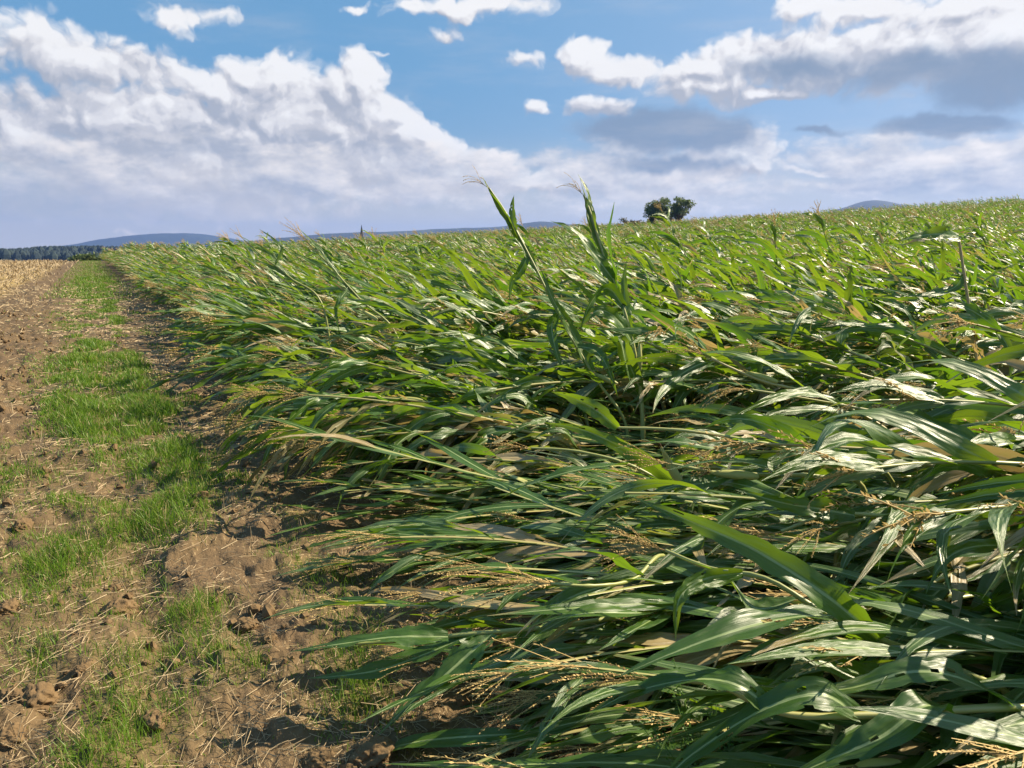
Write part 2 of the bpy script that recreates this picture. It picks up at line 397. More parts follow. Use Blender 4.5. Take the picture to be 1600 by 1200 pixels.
def leaf_path(p0, d0, L, n, wind, kw, kg, rg, floor=.02):
    ds = L/(n-1); P_ = [np.array(p0, float)]; d = d0/np.linalg.norm(d0)
    j = rg.normal(0, 1, 3)*1.3
    for i in range(n-1):
        s = i/(n-1)
        d = d + ds*(kw*wind + np.array([0, 0, -kg*(.25+1.5*s)]) + j*np.sin(s*5+1))
        d = d/np.linalg.norm(d); q = P_[-1] + d*ds
        if q[2] < floor:
            q[2] = floor; d = nrm(np.array([d[0], d[1], max(d[2], 0)+1e-4]))
        P_.append(q)
    return np.array(P_)

def tassel(mb, p0, d0, rg, L=.28, nb=10, hi=True, kg=3.0, wind=np.array([1., 0, 0])):
    def branch(p, d, L, spread_r, n, r):
        P_ = [p]; dd = nrm(d)
        for i in range(n-1):
            dd = nrm(dd + np.array([0, 0, -kg*(L/n)*(i/n+.15)]) + .5*L/n*wind); q = P_[-1] + dd*(L/(n-1))
            q[2] = max(q[2], .015); P_.append(q)
        P_ = np.array(P_); v = rg.random()
        tube(mb, P_, np.linspace(r, r*.5, n)*(.95 if hi else 2.0), 3, v)
        m = int(L/(.011 if hi else .03))
        t = (rg.random(m*2)*.93+.05)*(n-1); i = t.astype(int); f = (t-i)[:, None]
        B = P_[i]*(1-f)+P_[np.minimum(i+1, n-1)]*f; Tn = nrm(P_[np.minimum(i+1, n-1)]-P_[i])
        O = nrm(np.cross(Tn, rg.normal(0, 1, (len(t), 3))))
        ln = rg.uniform(.007, .012, len(t))[:, None]*(1.0 if hi else 2.2); wd = ln*.22
        C = np.cross(Tn, O); tip = B + nrm(Tn*.8+O*.65)*ln
        mid = (B+tip)/2
        V = np.stack([B, mid+C*wd, tip, mid-C*wd], 1).reshape(-1, 3)
        mb.add(V, np.arange(len(V)).reshape(-1, 4), None, np.repeat(rg.random(len(t)), 4))
    d0 = nrm(d0); n = 9 if hi else 5
    branch(np.array(p0), d0, L, 0, n, .0024)
    for k in range(nb):
        t = rg.uniform(.02, .38)*L
        a = rg.uniform(0, 2*PI); x = nrm(np.cross(d0, [0.1, .2, 1])); y = np.cross(d0, x)
        sp = rg.uniform(.25, .75)
        d = nrm(d0 + sp*(cos(a)*x + sin(a)*y))
        branch(np.array(p0)+d0*t, d, L*rg.uniform(.5, .85), sp, n, .0016)

def ear(mbh, mbs, p, d, rg, L=.21, r=.026, hi=True):
    d = nrm(d); n, k = (10, 10) if hi else (5, 5)
    s = np.linspace(0, 1, n); prof = r*np.clip(np.sin(PI*np.clip(s*.86+.08, 0, 1)), 0, 1)**.6*(1-.35*s)
    x = nrm(np.cross(d, [.1, .2, 1])); bend = x*(.02*np.sin(s*2))[:, None]
    path = np.array(p)+d*(s*L)[:, None]+bend
    tube(mbh, path, np.maximum(prof, .004), k, rg.random()*.6)
    if hi:
        for q in range(3):     # loose husk tips
            dd = nrm(d + rg.normal(0, .22, 3)); b = path[int(n*.62)] + rg.normal(0, .008, 3)
            pp = b + dd*np.linspace(0, .09, 5)[:, None]
            leaf_strip(mbh, pp, nrm(rg.normal(0, 1, 3)), .022, rg, 3, 0, .2, .05)
    for q in range(12 if hi else 4):
        dd = nrm(d + rg.normal(0, .35, 3)); L2 = rg.uniform(.04, .08)
        pp = path[-1] + dd*np.linspace(0, L2, 5)[:, None] + np.array([0, 0, -1])*(np.linspace(0, 1, 5)**2*.025)[:, None]
        tube(mbs, pp, .0011, 3, rg.random())

def corn(seed, alpha=18., sag=22., L=2.25, hi=2, nleaf=12, kw=1.6, kg=2.6, dryness=.12, ears=1, tasselled=True, roll=None, curl=.25, rise=0.0):
    """a maize plant pressed over towards +X; hi=2 full detail, 1 medium, 0 far"""
    rg = np.random.default_rng(seed)
    parts = {k: MB() for k in ('stalk', 'leaves', 'tassel', 'ear', 'silk')}
    n = (36, 18, 8)[2-hi]; s = np.linspace(0, 1, n)
    a0 = R(86); al = R(alpha)
    k = rg.uniform(.10, .2)
    th = a0 + (al-a0)*sstep(0, k*2, s) - R(sag)*np.clip(s-.3, 0, 1)**1.3
    yaw = rg.normal(0, curl)*s + .12*np.sin(s*5+rg.uniform(0, 6))
    T_ = np.stack([np.cos(th)*np.cos(yaw), np.cos(th)*np.sin(yaw), np.sin(th)], -1)
    P_ = np.vstack([[0, 0, -.04], np.cumsum(T_[:-1]*(L/(n-1)), axis=0)+[0, 0, -.04]])
    P_[:, 2] = np.maximum(P_[:, 2], .03 - .07*(s < .02))
    rad = .0165*(1-.62*s)
    nodes = np.sort(np.concatenate([np.linspace(.10, .93, nleaf)+rg.normal(0, .012, nleaf)]))
    if hi == 2:
        for q in nodes: rad = rad + .0022*np.exp(-((s-q)/.014)**2)
    v = rg.random()
    tube(parts['stalk'], P_, rad, (7, 5, 3)[2-hi], v, np.clip(dryness*2*(rg.random()) + .5*(rg.random() < .12), 0, 1))
    wind = nrm(np.array([1., 0, rise]))
    S0 = np.array([0, 1., 0])
    r0 = rg.uniform(-.6, .6) if roll is None else roll
    for i, q in enumerate(nodes):
        j = min(int(q*(n-1)), n-2); p = P_[j] + (P_[j+1]-P_[j])*(q*(n-1)-j); t = nrm(P_[j+1]-P_[j])
        upv = nrm(np.array([0, 0, 1.])-t*t[2])
        side = np.cross(t, upv); a = r0 + (0 if i % 2 else PI) + rg.normal(0, .45)
        o = side*cos(a) + upv*sin(a)
        d0 = nrm(t*.95 + o*rg.uniform(.2, .6) + upv*rg.uniform(0,.2))
        Ll = (.68 + .36*np.sin(PI*np.clip(q*.9+.08, 0, 1)))*rg.uniform(.75, 1.12)
        if q > .85: Ll *= .75
        W = rg.uniform(.078, .118)*(.72+.28*sin(PI*q))
        nl = (18, 10, 5)[2-hi]; nc = (7, 5, 3)[2-hi]
        pp = leaf_path(p, d0, Ll, nl, wind*rg.uniform(.6, 1.2)+S0*rg.normal(0, .75)+np.array([0,0,rg.normal(0,.25)]), kw, kg*rg.uniform(.5, 1.5), rg)
        N0 = nrm(upv*.9 - o*.4 + rg.normal(0, .6, 3))
        dr = 0.0
        if rg.random() < dryness*(1.9-1.7*q): dr = rg.uniform(.35, .9)
        leaf_strip(parts['leaves'], pp, N0, W, rg, nc, rg.normal(0, 1.7), rg.uniform(.05, .42), rg.uniform(.05, .17), dr, (rg.random() < .55)*rg.uniform(.25, .9), None, (rg.random() < .42)*rg.uniform(.3, 1.2)*(hi == 2))
    if tasselled:
        t = nrm(P_[-1]-P_[-2]); tassel(parts['tassel'], P_[-1], t, rg, rg.uniform(.25, .36), (11, 8, 4)[2-hi], hi == 2, rg.uniform(2.5, 6))
    for e in range(ears):
        q = rg.uniform(.42, .58); j = int(q*(n-1)); t = nrm(P_[j+1]-P_[j])
        d = nrm(t + .35*nrm(rg.normal(0, 1, 3)) + [0, 0, .15])
        ear(parts['ear'], parts['silk'], P_[j]+[0, 0, .01], d, rg, rg.uniform(.17, .23), rg.uniform(.021, .029), hi == 2)
    return parts

PART_MAT = {'stalk': M_STALK, 'leaves': M_LEAF, 'tassel': M_TASSEL, 'ear': M_HUSK, 'silk': M_SILK}
PART_NAME = {'stalk': 'stalk', 'leaves': 'foliage', 'tassel': 'tassel', 'ear': 'ear', 'silk': 'silk'}
def part_meshes(parts): return {k: mb.mesh('corn_'+PART_NAME[k], PART_MAT[k]) for k, mb in parts.items() if mb.n}
def hang_parts(root, meshes):
    made = {}
    for k in ('stalk', 'leaves', 'tassel', 'ear', 'silk'):
        if k in meshes: made[k] = link(PART_NAME[k], meshes[k], made.get('ear', root) if k == 'silk' else root)
    return made
def joined(parts, name):
    mb = MB(); order = ['stalk', 'leaves', 'tassel', 'ear', 'silk']
    for i, k in enumerate(order): mb.merge(parts[k], i)
    return mb.mesh(name, [PART_MAT[k] for k in order])

# ------------------------------------------------------------------ setting: ground
def build_ground():
    rr = [0.3]
    while rr[-1] < 16000:
        r_ = rr[-1]; rr.append(r_*(1.0095 if 1.8 < r_ < 26 else 1.02 if r_ < 400 else 1.05 if r_ > 26 else 1.06))
    rr = np.array(rr)
    c0 = math.degrees(PHI)
    th = np.concatenate([np.arange(c0-43, c0+43, .15), np.arange(c0+43, c0+360-43, 3.0)])
    th = np.radians(th)
    X = rr[:, None]*np.sin(th)[None]; Y = rr[:, None]*np.cos(th)[None]
    Z = ground(X, Y)
    n, m = X.shape
    V = np.stack([X, Y, Z], -1).reshape(-1, 3)
    mb = MB(); mb.add(V, grid_faces(n, m, True)[:, ::-1])
    cen = np.array([[0, 0, float(ground(0., 0.))]])
    me_mb = mb
    j = np.arange(0, m-1, 2)       # close the small hole under the viewer
    k = n*m
    mb.V[0] = np.vstack([V, cen]); mb.UV[0] = np.zeros((k+1, 2)); mb.A[0] = np.zeros(k+1); mb.B[0] = np.zeros(k+1); mb.n = k+1
    cap = np.stack([np.full(len(j), k), (j+2) % m, (j+1) % m, j], -1)
    mb.Fq[0] = np.vstack([mb.Fq[0], cap]); mb.M[0] = np.zeros(len(mb.Fq[0]))
    xx, yy = mb.V[0][:, 0], mb.V[0][:, 1]
    r = np.hypot(xx, yy)
    g = grass_den(xx, yy)*sstep(200, 120, r)
    mb.A[0] = g
    st = np.maximum(zone_stub(xx, yy), 0)*sstep(500, 300, r)
    mb.B[0] = st
    m_, t = mat('soil')
    var, dry = attr(t, 'var'), attr(t, 'dry')
    oc = t.node('ShaderNodeTexCoord').outputs['Object']
    n1 = t.noise(oc, 1.1, 5, .6); n2 = t.noise(oc, 9, 5, .65); n3 = t.noise(oc, 70, 3, .6)
    ln0 = t.vmath('LENGTH', oc)
    soil = t.mix(n2.outputs[0], c4(.062, .040, .022), c4(.185, .124, .068))
    soil = t.mix(t.maprange(n1.outputs[0], .4, .7, 0, .5), soil, c4(.175, .118, .058))
    litter = t.noise(t.vmath('MULTIPLY', oc, (60, 22, 30)), 1.0, 3, .6)
    soil = t.mix(t.maprange(litter.outputs[0], .58, .70, 0, .6), soil, c4(.36, .26, .14))
    soil = t.mix(t.math('MULTIPLY', t.math('MINIMUM', var, 1.0), t.maprange(ln0, 8, 30, .25, .75)), soil, t.mix(n3.outputs[0], c4(.10, .13, .025), c4(.20, .20, .055)))
    soil = t.mix(t.math('MULTIPLY', dry, t.maprange(n2.outputs[0], .25, .6, .6, 1.0)), soil, t.mix(n1.outputs[0], c4(.29, .19, .07), c4(.42, .31, .12)))
    ln = t.vmath('LENGTH', oc)
    far = t.mix(t.noise(oc, .0035, 3).outputs[0], c4(.05, .085, .025), c4(.22, .20, .08))
    soil = t.mix(t.maprange(ln, 350, 900), soil, far)
    bm = t.node('ShaderNodeBump', {'Height': n3.outputs[0], 'Strength': .6, 'Distance': .012})
    bm2 = t.node('ShaderNodeBump', {'Height': n2.outputs[0], 'Strength': .5, 'Distance': .04, 'Normal': bm.outputs[0]})
    p = t.node('ShaderNodeBsdfPrincipled', {'Base Color': soil, 'Roughness': .92, 'Normal': bm2.outputs[0]})
    p.inputs['Specular IOR Level'].default_value = .15
    t.l.new(p.outputs[0], t.out.inputs[0])
    o = link('ground', mb.mesh('ground', m_)); tag(o, kind='structure')
build_ground()

# ------------------------------------------------------------------ hills, far wood, village, trees
HZ = 389.0
def ridge_h(u, v, dist):                 # height above the plain of a ridge seen at (u,v) at this distance
    d = ray(u, v); return H + d[2]/math.hypot(d[0], d[1])*dist
def build_hill(name, prof, dist, depth, seed, mate, rough=.05):
    az = np.array([azel(u, v)[0] for u, v in prof]); hh = np.array([ridge_h(u, v, dist) for u, v in prof])
    A_ = np.linspace(az[0], az[-1], 260); 
    hp = np.interp(A_, az, hh); ker = np.hanning(13); ker /= ker.sum(); hp = np.convolve(np.pad(hp, 6, mode='edge'), ker, 'valid')
    q = np.linspace(-1, 1, 25); rad = dist + q*depth
    prof_r = np.cos(q*PI/2)**1.3
    X = rad[:, None]*np.sin(A_)[None]; Y = rad[:, None]*np.cos(A_)[None]
    nz = fbm(X*.0016, Y*.0016, seed, 5)-.5; nf = fbm(X*.012, Y*.012, seed+9, 2)-.5
    Z = PLAIN-6 + (hp[None]-PLAIN+6)*prof_r[:, None]*(1+(.5*nz)*np.abs(q)[:, None]) + (hp[None]-PLAIN)*rough*nz + 7*nf*prof_r[:, None]
    mb = MB(); mb.add(np.stack([X, Y, Z], -1).reshape(-1, 3), grid_faces(*X.shape)[:, ::-1])
    o = link(name, mb.mesh(name, mate)); tag(o, kind='structure'); return o
mh, t = mat('wooded_hill')
oc = t.node('ShaderNodeTexCoord').outputs['Object']
p = t.node('ShaderNodeBsdfPrincipled', {'Base Color': t.mix(t.maprange(t.noise(oc, .0018, 5, .6).outputs[0], .52, .64), c4(.010, .018, .014), c4(.035, .048, .024)), 'Roughness': .95})
t.l.new(p.outputs[0], t.out.inputs[0])
build_hill('hill', [(60,389),(120,381),(150,375),(180,371),(215,367),(250,364.5),(285,364),(320,366),(345,370),(375,375),(430,384),(520,390)], 6800, 1100, 3, mh)
build_hill('hills', [(330,389),(400,376),(440,371),(470,369),(520,364),(560,363),(620,362),(680,358),(740,357),(790,354),(825,349),(840,346),(860,347),(900,351),(960,352),(1020,358),(1150,350),(1190,343),(1240,338),(1275,333),(1310,327),(1335,318),(1352,312),(1370,310),(1390,314),(1420,321),(1470,325),(1520,321),(1580,314),(1620,311),(1720,320),(1900,350)], 4600, 900, 4, mh)

def far_wood():
    rg = np.random.default_rng(11); mb = MB()
    base = []
    for band, (u0, u1, dist, hgt, cnt) in enumerate([(-160, 500, 1350, 20, 1600), (-160, 460, 1220, 17, 1000), (-160, 300, 820, 8, 260), (330, 980, 1500, 15, 500)]):
        uu = rg.uniform(u0, u1, cnt); rr = dist + rg.uniform(-60, 60, cnt)
        for u, r_ in zip(uu, rr):
            if band == 2 and vnoise(u*.02, 3.3, 5) < .45: continue
            a, _ = azel(u, HZ); h = 1.0*hgt*rg.uniform(.88, 1.06)*(.85+.3*vnoise(u*.012, band*7.1, 8)); w_ = h*rg.uniform(.28, .45)
            k, n = 7, 6
            s = np.linspace(0, 1, n); pr = w_*np.sin(PI*np.clip(s*.93+.07, 0, 1))**.7*(1-.25*s)*(1+.0*s)
            aa = np.arange(k)/k*2*PI
            jit = rg.uniform(.72, 1.25, (n, k))
            V = np.stack([pr[:, None]*np.cos(aa)[None]*jit, pr[:, None]*np.sin(aa)[None]*jit, (s*h)[:, None]+0*aa[None]], -1)
            V = V + [r_*sin(a), r_*cos(a), PLAIN-.5]
            mb.add(V.reshape(-1, 3), grid_faces(n, k, True), None, rg.random())
    m_, t = mat('far_wood')
    p = t.node('ShaderNodeBsdfPrincipled', {'Base Color': t.mix(attr(t, 'var'), c4(.008, .018, .018), c4(.022, .036, .026)), 'Roughness': .95})
    t.l.new(p.outputs[0], t.out.inputs[0])
    o = link('far_wood', mb.mesh('far_wood', m_, False))
    tag(o, 'dark wooded belt on the plain below the distant hills', 'wood', kind='stuff')
far_wood()

def bark_mat():
    m_, t = mat('bark'); n = t.noise(t.node('ShaderNodeTexCoord').outputs['Object'], 3, 4)
    p = t.node('ShaderNodeBsdfPrincipled', {'Base Color': t.mix(n.outputs[0], c4(.06, .045, .03), c4(.14, .11, .08)), 'Roughness': .9})
    t.l.new(p.outputs[0], t.out.inputs[0]); return m_
M_BARK = bark_mat()
M_CROWN = plain_plant('tree_leaf', (.075, .125, .035), (.15, .19, .06), .6, .42, .8)
M_BUSH = plain_plant('bush_leaf', (.05, .06, .02), (.14, .12, .05), .7, .25, .8)
def tree(name, label, cat, u, vbase, dist, hgt, cr, clumps, per, seed, mate, trunk=True, crown_lo=.15, flat=.85, leaf=.42):
    rg = np.random.default_rng(seed); a, _ = azel(u, 389)
    x, y = dist*sin(a), dist*cos(a); z = float(base_h(x, y))
    root = tag(empty(name, (x, y, z-.3)), label, cat)
    tk = MB(); cr_mb = MB()
    cz = hgt*(crown_lo+1)/2; rz = hgt*(1-crown_lo)/2
    ends = []
    for i in range(clumps):
        d = nrm(rg.normal(0, 1, 3)); q = rg.uniform(.35, .92)
        ends.append(np.array([d[0]*cr*q, d[1]*cr*q, cz+d[2]*rz*q*flat]))
    if trunk:
        tube(tk, spline([[0, 0, -.2], [.1, 0, hgt*.18], [-.05, .1, hgt*.4], [.1, 0, hgt*.7]], 12), np.linspace(hgt*.035, hgt*.012, 12), 8)
    for i, e in enumerate(ends):
        st = np.array([0, 0, hgt*rg.uniform(.15, .45)])
        tube(tk, spline([st, st*.5+e*.5+[0, 0, -.05*hgt], e], 7), np.linspace(hgt*.012, .03, 7), 5)
        rc = cr*rg.uniform(.20, .34)
        k = int(per*rg.uniform(.6, 1.3))
        c = e + nrm(rg.normal(0, 1, (k, 3)))*(rc*rg.random((k, 1))**.45)*[1, 1, .75]
        n_ = nrm(rg.normal(0, 1, (k, 3))); s_ = nrm(np.cross(n_, rg.normal(0, 1, (k, 3)))); t_ = np.cross(n_, s_)
        sz = leaf*rg.uniform(.6, 1.2, (k, 1))
        V = np.stack([c-s_*sz, c-t_*sz*.5, c+s_*sz, c+t_*sz*.5], 1).reshape(-1, 3)
        V[:, 2] = np.maximum(V[:, 2], .1)
        cr_mb.add(V, np.arange(len(V)).reshape(-1, 4), None, np.repeat(rg.random(k), 4))
    if tk.n: link('trunk', tk.mesh('trunk', M_BARK), root)
    link('crown', cr_mb.mesh('crown', mate, False), root)
tree('tree', 'dense round dark tree at the crest of the corn field', 'tree', 1026, 345, 243, 10.6, 4.9, 70, 110, 21, M_CROWN, True, .06, 1.0, .36)
tree('tree', 'open airy tree with gaps in its crown, beside the dense round tree', 'tree', 1060, 345, 246, 10.2, 4.7, 40, 70, 22, M_CROWN, True, .30, 1.0, .36)
tree('bush', 'low brownish bush left of the two crest trees', 'bush', 984, 348, 232, 5.4, 4.2, 36, 80, 23, M_BUSH, True, -.3, .9, .35)
tree('bush', 'small olive bush at the foot of the dense round tree', 'bush', 1045, 348, 240, 4.6, 2.6, 20, 70, 24, M_BUSH, True, -.2, .9, .3)
tree('hedge', 'low green hedge across the end of the grass strip', 'hedge', 122, 398, 150, 1.9, 3.6, 40, 120, 25, M_CROWN, True, -.4, .9, .25)

def village():
    def pm(name, c, r_=.8):
        m_, t = mat(name); n = t.noise(t.node('ShaderNodeTexCoord').outputs['Object'], 1.5, 3)
        p = t.node('ShaderNodeBsdfPrincipled', {'Base Color': t.mix(n.outputs[0], c4(*[k*.75 for k in c]), c4(*c)), 'Roughness': r_}); t.l.new(p.outputs[0], t.out.inputs[0]); return m_
    red, wall, slate = pm('red_tile', (.34, .09, .05)), pm('brick_wall', (.40, .17, .10)), pm('slate', (.06, .06, .08))
    dist = 640; a, _ = azel(556, 389)
    z0 = PLAIN+.2
    def box(mb, x0, x1, y0, y1, z0_, z1_):
        V = np.array([[x, y, z] for z in (z0_, z1_) for x, y in ((x0, y0), (x1, y0), (x1, y1), (x0, y1))])
        mb.add(V, [[0,3,2,1],[4,5,6,7],[0,1,5,4],[1,2,6,5],[2,3,7,6],[3,0,4,7]])
    root = tag(empty('church', (dist*sin(a), dist*cos(a), z0), -a), 'tiny red roofed church with a dark pointed spire on the skyline', 'church')
    hb = 19.0                            # the nave stands on the far rise behind the crop
    m1 = MB(); box(m1, -7, 5, -4, 4, 0, hb); link('nave_wall', m1.mesh('nave', wall, False), root)
    m2 = MB(); V = np.array([[-7.5,-4.6,hb],[5.4,-4.6,hb],[5.4,4.6,hb],[-7.5,4.6,hb],[-7.5,0,hb+5.5],[5.4,0,hb+5.5]])
    m2.add(V, [[0,1,5,4],[2,3,4,5],[0,4,3,0],[1,2,5,1],[0,3,2,1]]); link('roof', m2.mesh('roof', red, False), root)
    m3 = MB(); box(m3, 3.0, 7.2, -2.1, 2.1, 0, hb+7); tw = link('tower', m3.mesh('tower', wall, False), root)
    m4 = MB(); 
    k = 8; aa = np.arange(k)/k*2*PI+PI/8
    rings = [(2.9, hb+7.0), (1.9, hb+8.6), (1.2, hb+11), (.08, hb+17)]
    V = np.concatenate([np.stack([5.1+r_*np.cos(aa), r_*np.sin(aa), np.full(k, z)], -1) for r_, z in rings])
    m4.add(V, grid_faces(4, k, True)); link('spire', m4.mesh('spire', slate, False), tw)
village()

# ------------------------------------------------------------------ corn field
LEAN = PI - R(21)             # direction (angle from +X) the storm pushed the crop over
rg = np.random.default_rng(101)
def lean_at(x, y): return LEAN + 1.0*(fbm(np.asarray(x)*.35, np.asarray(y)*.22, 71, 2)-.5) - R(6)*sstep(0, 60, np.hypot(x, y))
NEAR = [corn(500+i, alpha=rg.uniform(2, 13), sag=rg.uniform(6, 20), L=rg.uniform(2.0, 2.4), nleaf=int(rg.integers(10, 13)), ears=int(i % 2 == 0), tasselled=i % 2 == 0,
             kw=rg.uniform(1.6, 3.0), kg=rg.uniform(.8, 2.6), dryness=.16) for i in range(26)]
EDGE = [corn(600+i, alpha=rg.uniform(4, 16), sag=rg.uniform(22, 36), L=rg.uniform(1.9, 2.3), ears=int(i % 3 == 0), kw=rg.uniform(.8, 1.8), kg=rg.uniform(2.8, 4.5), dryness=.38) for i in range(12)]
BARE = [corn(660+i, alpha=rg.uniform(2, 16), sag=rg.uniform(4, 14), L=rg.uniform(1.9, 2.4), nleaf=6, ears=1, kw=1.6, kg=2.2, dryness=.3) for i in range(6)]
MID = [corn(700+i, alpha=rg.uniform(12, 28), sag=rg.uniform(0, 12), L=rg.uniform(1.7, 2.1), rise=.42, ears=int(i % 3 == 0), tasselled=i % 4 != 3, kw=2.6, kg=.9) for i in range(12)]
STAND = [corn(800+i, alpha=rg.uniform(40, 62), sag=rg.uniform(-5, 18), L=rg.uniform(1.9, 2.3), ears=int(i % 2 == 0), kw=2.4, kg=1.4) for i in range(6)]
bare_me = [part_meshes(p_) for p_ in BARE]; edge_me = [part_meshes(p_) for p_ in EDGE]; near_me = [part_meshes(p_) for p_ in NEAR]; mid_me = [part_meshes(p_) for p_ in MID]; stand_me = [part_meshes(p_) for p_ in STAND]

# every root position: drilled rows along +Y
pos = []
for row in range(0, 440):
    x0 = 2.98 + row*.72
    if x0 < 14: step = .165
    elif x0 < 40: step = .24
    else: step = .5
    y = -3.5 + rg.uniform(0, step)
    n = int(250/step); ys = y + np.arange(n)*step + rg.normal(0, .03, n)
    xs = x0 + rg.normal(0, .04, n)
    r = np.hypot(xs, ys); th = np.degrees(np.arctan2(xs, ys))
    vis = (th < 72) | ((th < 100) & (r < 7))
    crest = 128 + 118*sstep(-2, 26, th)
    vis &= (r < crest+25)
    lim = 16.0
    keep = np.where(r < lim, 1.0, np.maximum((lim/np.maximum(r, 1))**1.05, .09))/np.where(x0 < 14, 1, .165/step)
    keep = np.where((xs < 5.5) & (r < 90), np.maximum(keep, .55), keep)
    vis &= rg.random(n) < keep
    if row < 3:                  # the edge rows near the path lie thickest
        q = (r < 7) & vis; k2 = int(q.sum())
        for rep_ in range(2 if row < 2 else 1): pos.append(np.stack([xs[q]+rg.normal(0, .15, k2), ys[q]+rg.normal(0, .08, k2), r[q]+.01, th[q]], -1))
    pos.append(np.stack([xs[vis], ys[vis], r[vis], th[vis]], -1))
pos = np.vstack(pos)
# leave the ground before the viewer's feet open
tipx = pos[:, 0]+1.9*np.cos(LEAN); tipy = pos[:, 1]+1.9*np.sin(LEAN)
dcam = np.minimum(np.hypot(tipx, tipy), np.minimum(pos[:, 2], np.hypot((pos[:, 0]+tipx)/2, (pos[:, 1]+tipy)/2)))
ok = (dcam > 1.3) & ((pos[:, 2] < 7) | (pos[:, 3] < 66) ) & (tipy > .9)
pos = pos[ok]; dcam = dcam[ok]
order = np.argsort(pos[:, 2] + np.where(pos[:, 3] > 68, 100, 0)); pos = pos[order]

HERO_N = 15
N_THING = 300 - HERO_N
L_EDGE = ('green corn plant pressed flat at the field edge, its tip hanging towards the grass strip', 'flattened corn plants along the field edge')
L_IN = ('green corn plant pressed flat in the tangled crop behind the field edge', 'flattened corn plants inside the crop')
for i in range(min(N_THING, len(pos))):
    x, y, r, th = pos[i]
    mx_, my_ = x+1.0*cos(LEAN), y+1.0*sin(LEAN); cor = 2.6 < math.hypot(mx_, my_) < 6.3 and 24 < math.degrees(atan2(mx_, my_)) < 50
    if x < 3.3 and rg.random() < .75: me = edge_me[rg.integers(len(edge_me))]
    elif rg.random() < .13: me = bare_me[rg.integers(len(bare_me))]
    elif r > 6.0 and not cor and rg.random() < .3: me = mid_me[rg.integers(len(mid_me))]
    elif r > 9.5 and rg.random() < .02: me = stand_me[rg.integers(len(stand_me))]
    else: me = near_me[rg.integers(len(near_me))]
    root = empty('corn_plant', (x, y, float(ground(x, y))), float(lean_at(x, y)) + rg.normal(0, .22 if x < 3.9 else .40) + (x > 3.9)*(rg.random() < .10)*rg.normal(0, 1.1))
    root.rotation_euler = (rg.normal(0, .10), rg.normal(0, .06), root.rotation_euler[2])
    s = rg.uniform(.9, 1.1); root.scale = (s, s, s*(.38 if r < 3.6 else (.2 if r > 3.9 else .34) if cor else .7 if r < 5 else .85 if x < 4.2 else 1))
    lb = L_EDGE if x < 3.3 else L_IN
    tag(root, lb[0], 'corn plant', lb[1]); hang_parts(root, me)

# the rest of the field reads as one mass
protos = bpy.data.collections.new('corn_patterns')
PL = []
def proto(parts, nm):
    o = bpy.data.objects.new(nm, joined(parts, nm)); protos.objects.link(o); PL.append(o)
k = 0
for i in range(10): proto(corn(900+i, alpha=rg.uniform(3, 16), sag=rg.uniform(10, 26), hi=1, kw=2.4, kg=1.6, ears=int(i % 3 == 0), tasselled=i % 5 != 4, dryness=.18), 'p%03d' % k); k += 1
for i in range(10): proto(corn(930+i, alpha=rg.uniform(12, 30), sag=rg.uniform(0, 12), hi=1, L=rg.uniform(1.5, 1.95), rise=.55, kw=2.6, kg=.8, dryness=.2, tasselled=i % 3 != 2), 'p%03d' % k); k += 1
for i in range(5): proto(corn(950+i, alpha=rg.uniform(42, 66), sag=rg.uniform(0, 20), hi=1, kw=2.2, kg=1.3), 'p%03d' % k); k += 1
for i in range(10): proto(corn(970+i, alpha=rg.uniform(16, 38), sag=rg.uniform(0, 16), hi=0, L=rg.uniform(1.5, 2.0), rise=.6, kw=2.6, kg=.8, nleaf=10, ears=0, tasselled=i % 2 == 0, dryness=.6), 'p%03d' % k); k += 1
rest = pos[N_THING:]
x, y, r = rest[:, 0], rest[:, 1], rest[:, 2]; n = len(rest)
z = ground(x, y)
u = rg.random(n); up_ = sstep(5, 14, r)*.75
idx = np.where(u < .03*sstep(12, 20, r)+.07*sstep(40, 110, r), rg.integers(20, 25, n), np.where(u < .03+up_, rg.integers(10, 20, n), rg.integers(0, 10, n)))
u = np.where((r > 95) & (x > 70) & (rg.random(n) < .16), 0.0, u)
idx = np.where((r > 34) & (u > .10), rg.integers(25, 35, n), idx)
idx = np.where(u == 0.0, rg.integers(20, 25, n), idx)
rot = np.stack([rg.normal(0, .10, n), rg.normal(0, .07, n), lean_at(x, y) + rg.normal(0, .38, n)*np.where(x < 4.6, .55, 1) + (x > 4.6)*(rg.random(n) < .10)*rg.normal(0, 1.0, n)], -1)
scl = rg.uniform(.88, 1.1, n)*(1+.12*sstep(30, 120, r))
scl = np.stack([scl, scl, scl*np.where(u == 0.0, 1.35, 1)*np.where(r < 4.2, .36, np.where((np.hypot(x+cos(LEAN), y+sin(LEAN)) < 8.5) & (np.abs(np.degrees(np.arctan2(x+cos(LEAN), y+sin(LEAN)))-36) < 12), .33, np.where(x < 4.2, .82, 1)))], -1)
me = bpy.data.meshes.new('corn_roots'); me.vertices.add(n); me.vertices.foreach_set('co', np.stack([x, y, z], -1).astype(np.float32).ravel())
for nm, ty, dat in (('rot', 'FLOAT_VECTOR', rot), ('scl', 'FLOAT_VECTOR', scl), ('idx', 'INT', idx)):
    a = me.attributes.new(nm, ty, 'POINT'); a.data.foreach_set('vector' if ty == 'FLOAT_VECTOR' else 'value', (dat.astype(np.int32) if ty == 'INT' else dat.astype(np.float32)).ravel())
fo = link('corn_crop', me); tag(fo, 'flattened green corn crop covering the rising field up to its crest', 'crop', kind='stuff')
ng = bpy.data.node_groups.new('crop', 'GeometryNodeTree')
ng.interface.new_socket('Geometry', in_out='INPUT', socket_type='NodeSocketGeometry'); ng.interface.new_socket('Geometry', in_out='OUTPUT', socket_type='NodeSocketGeometry')
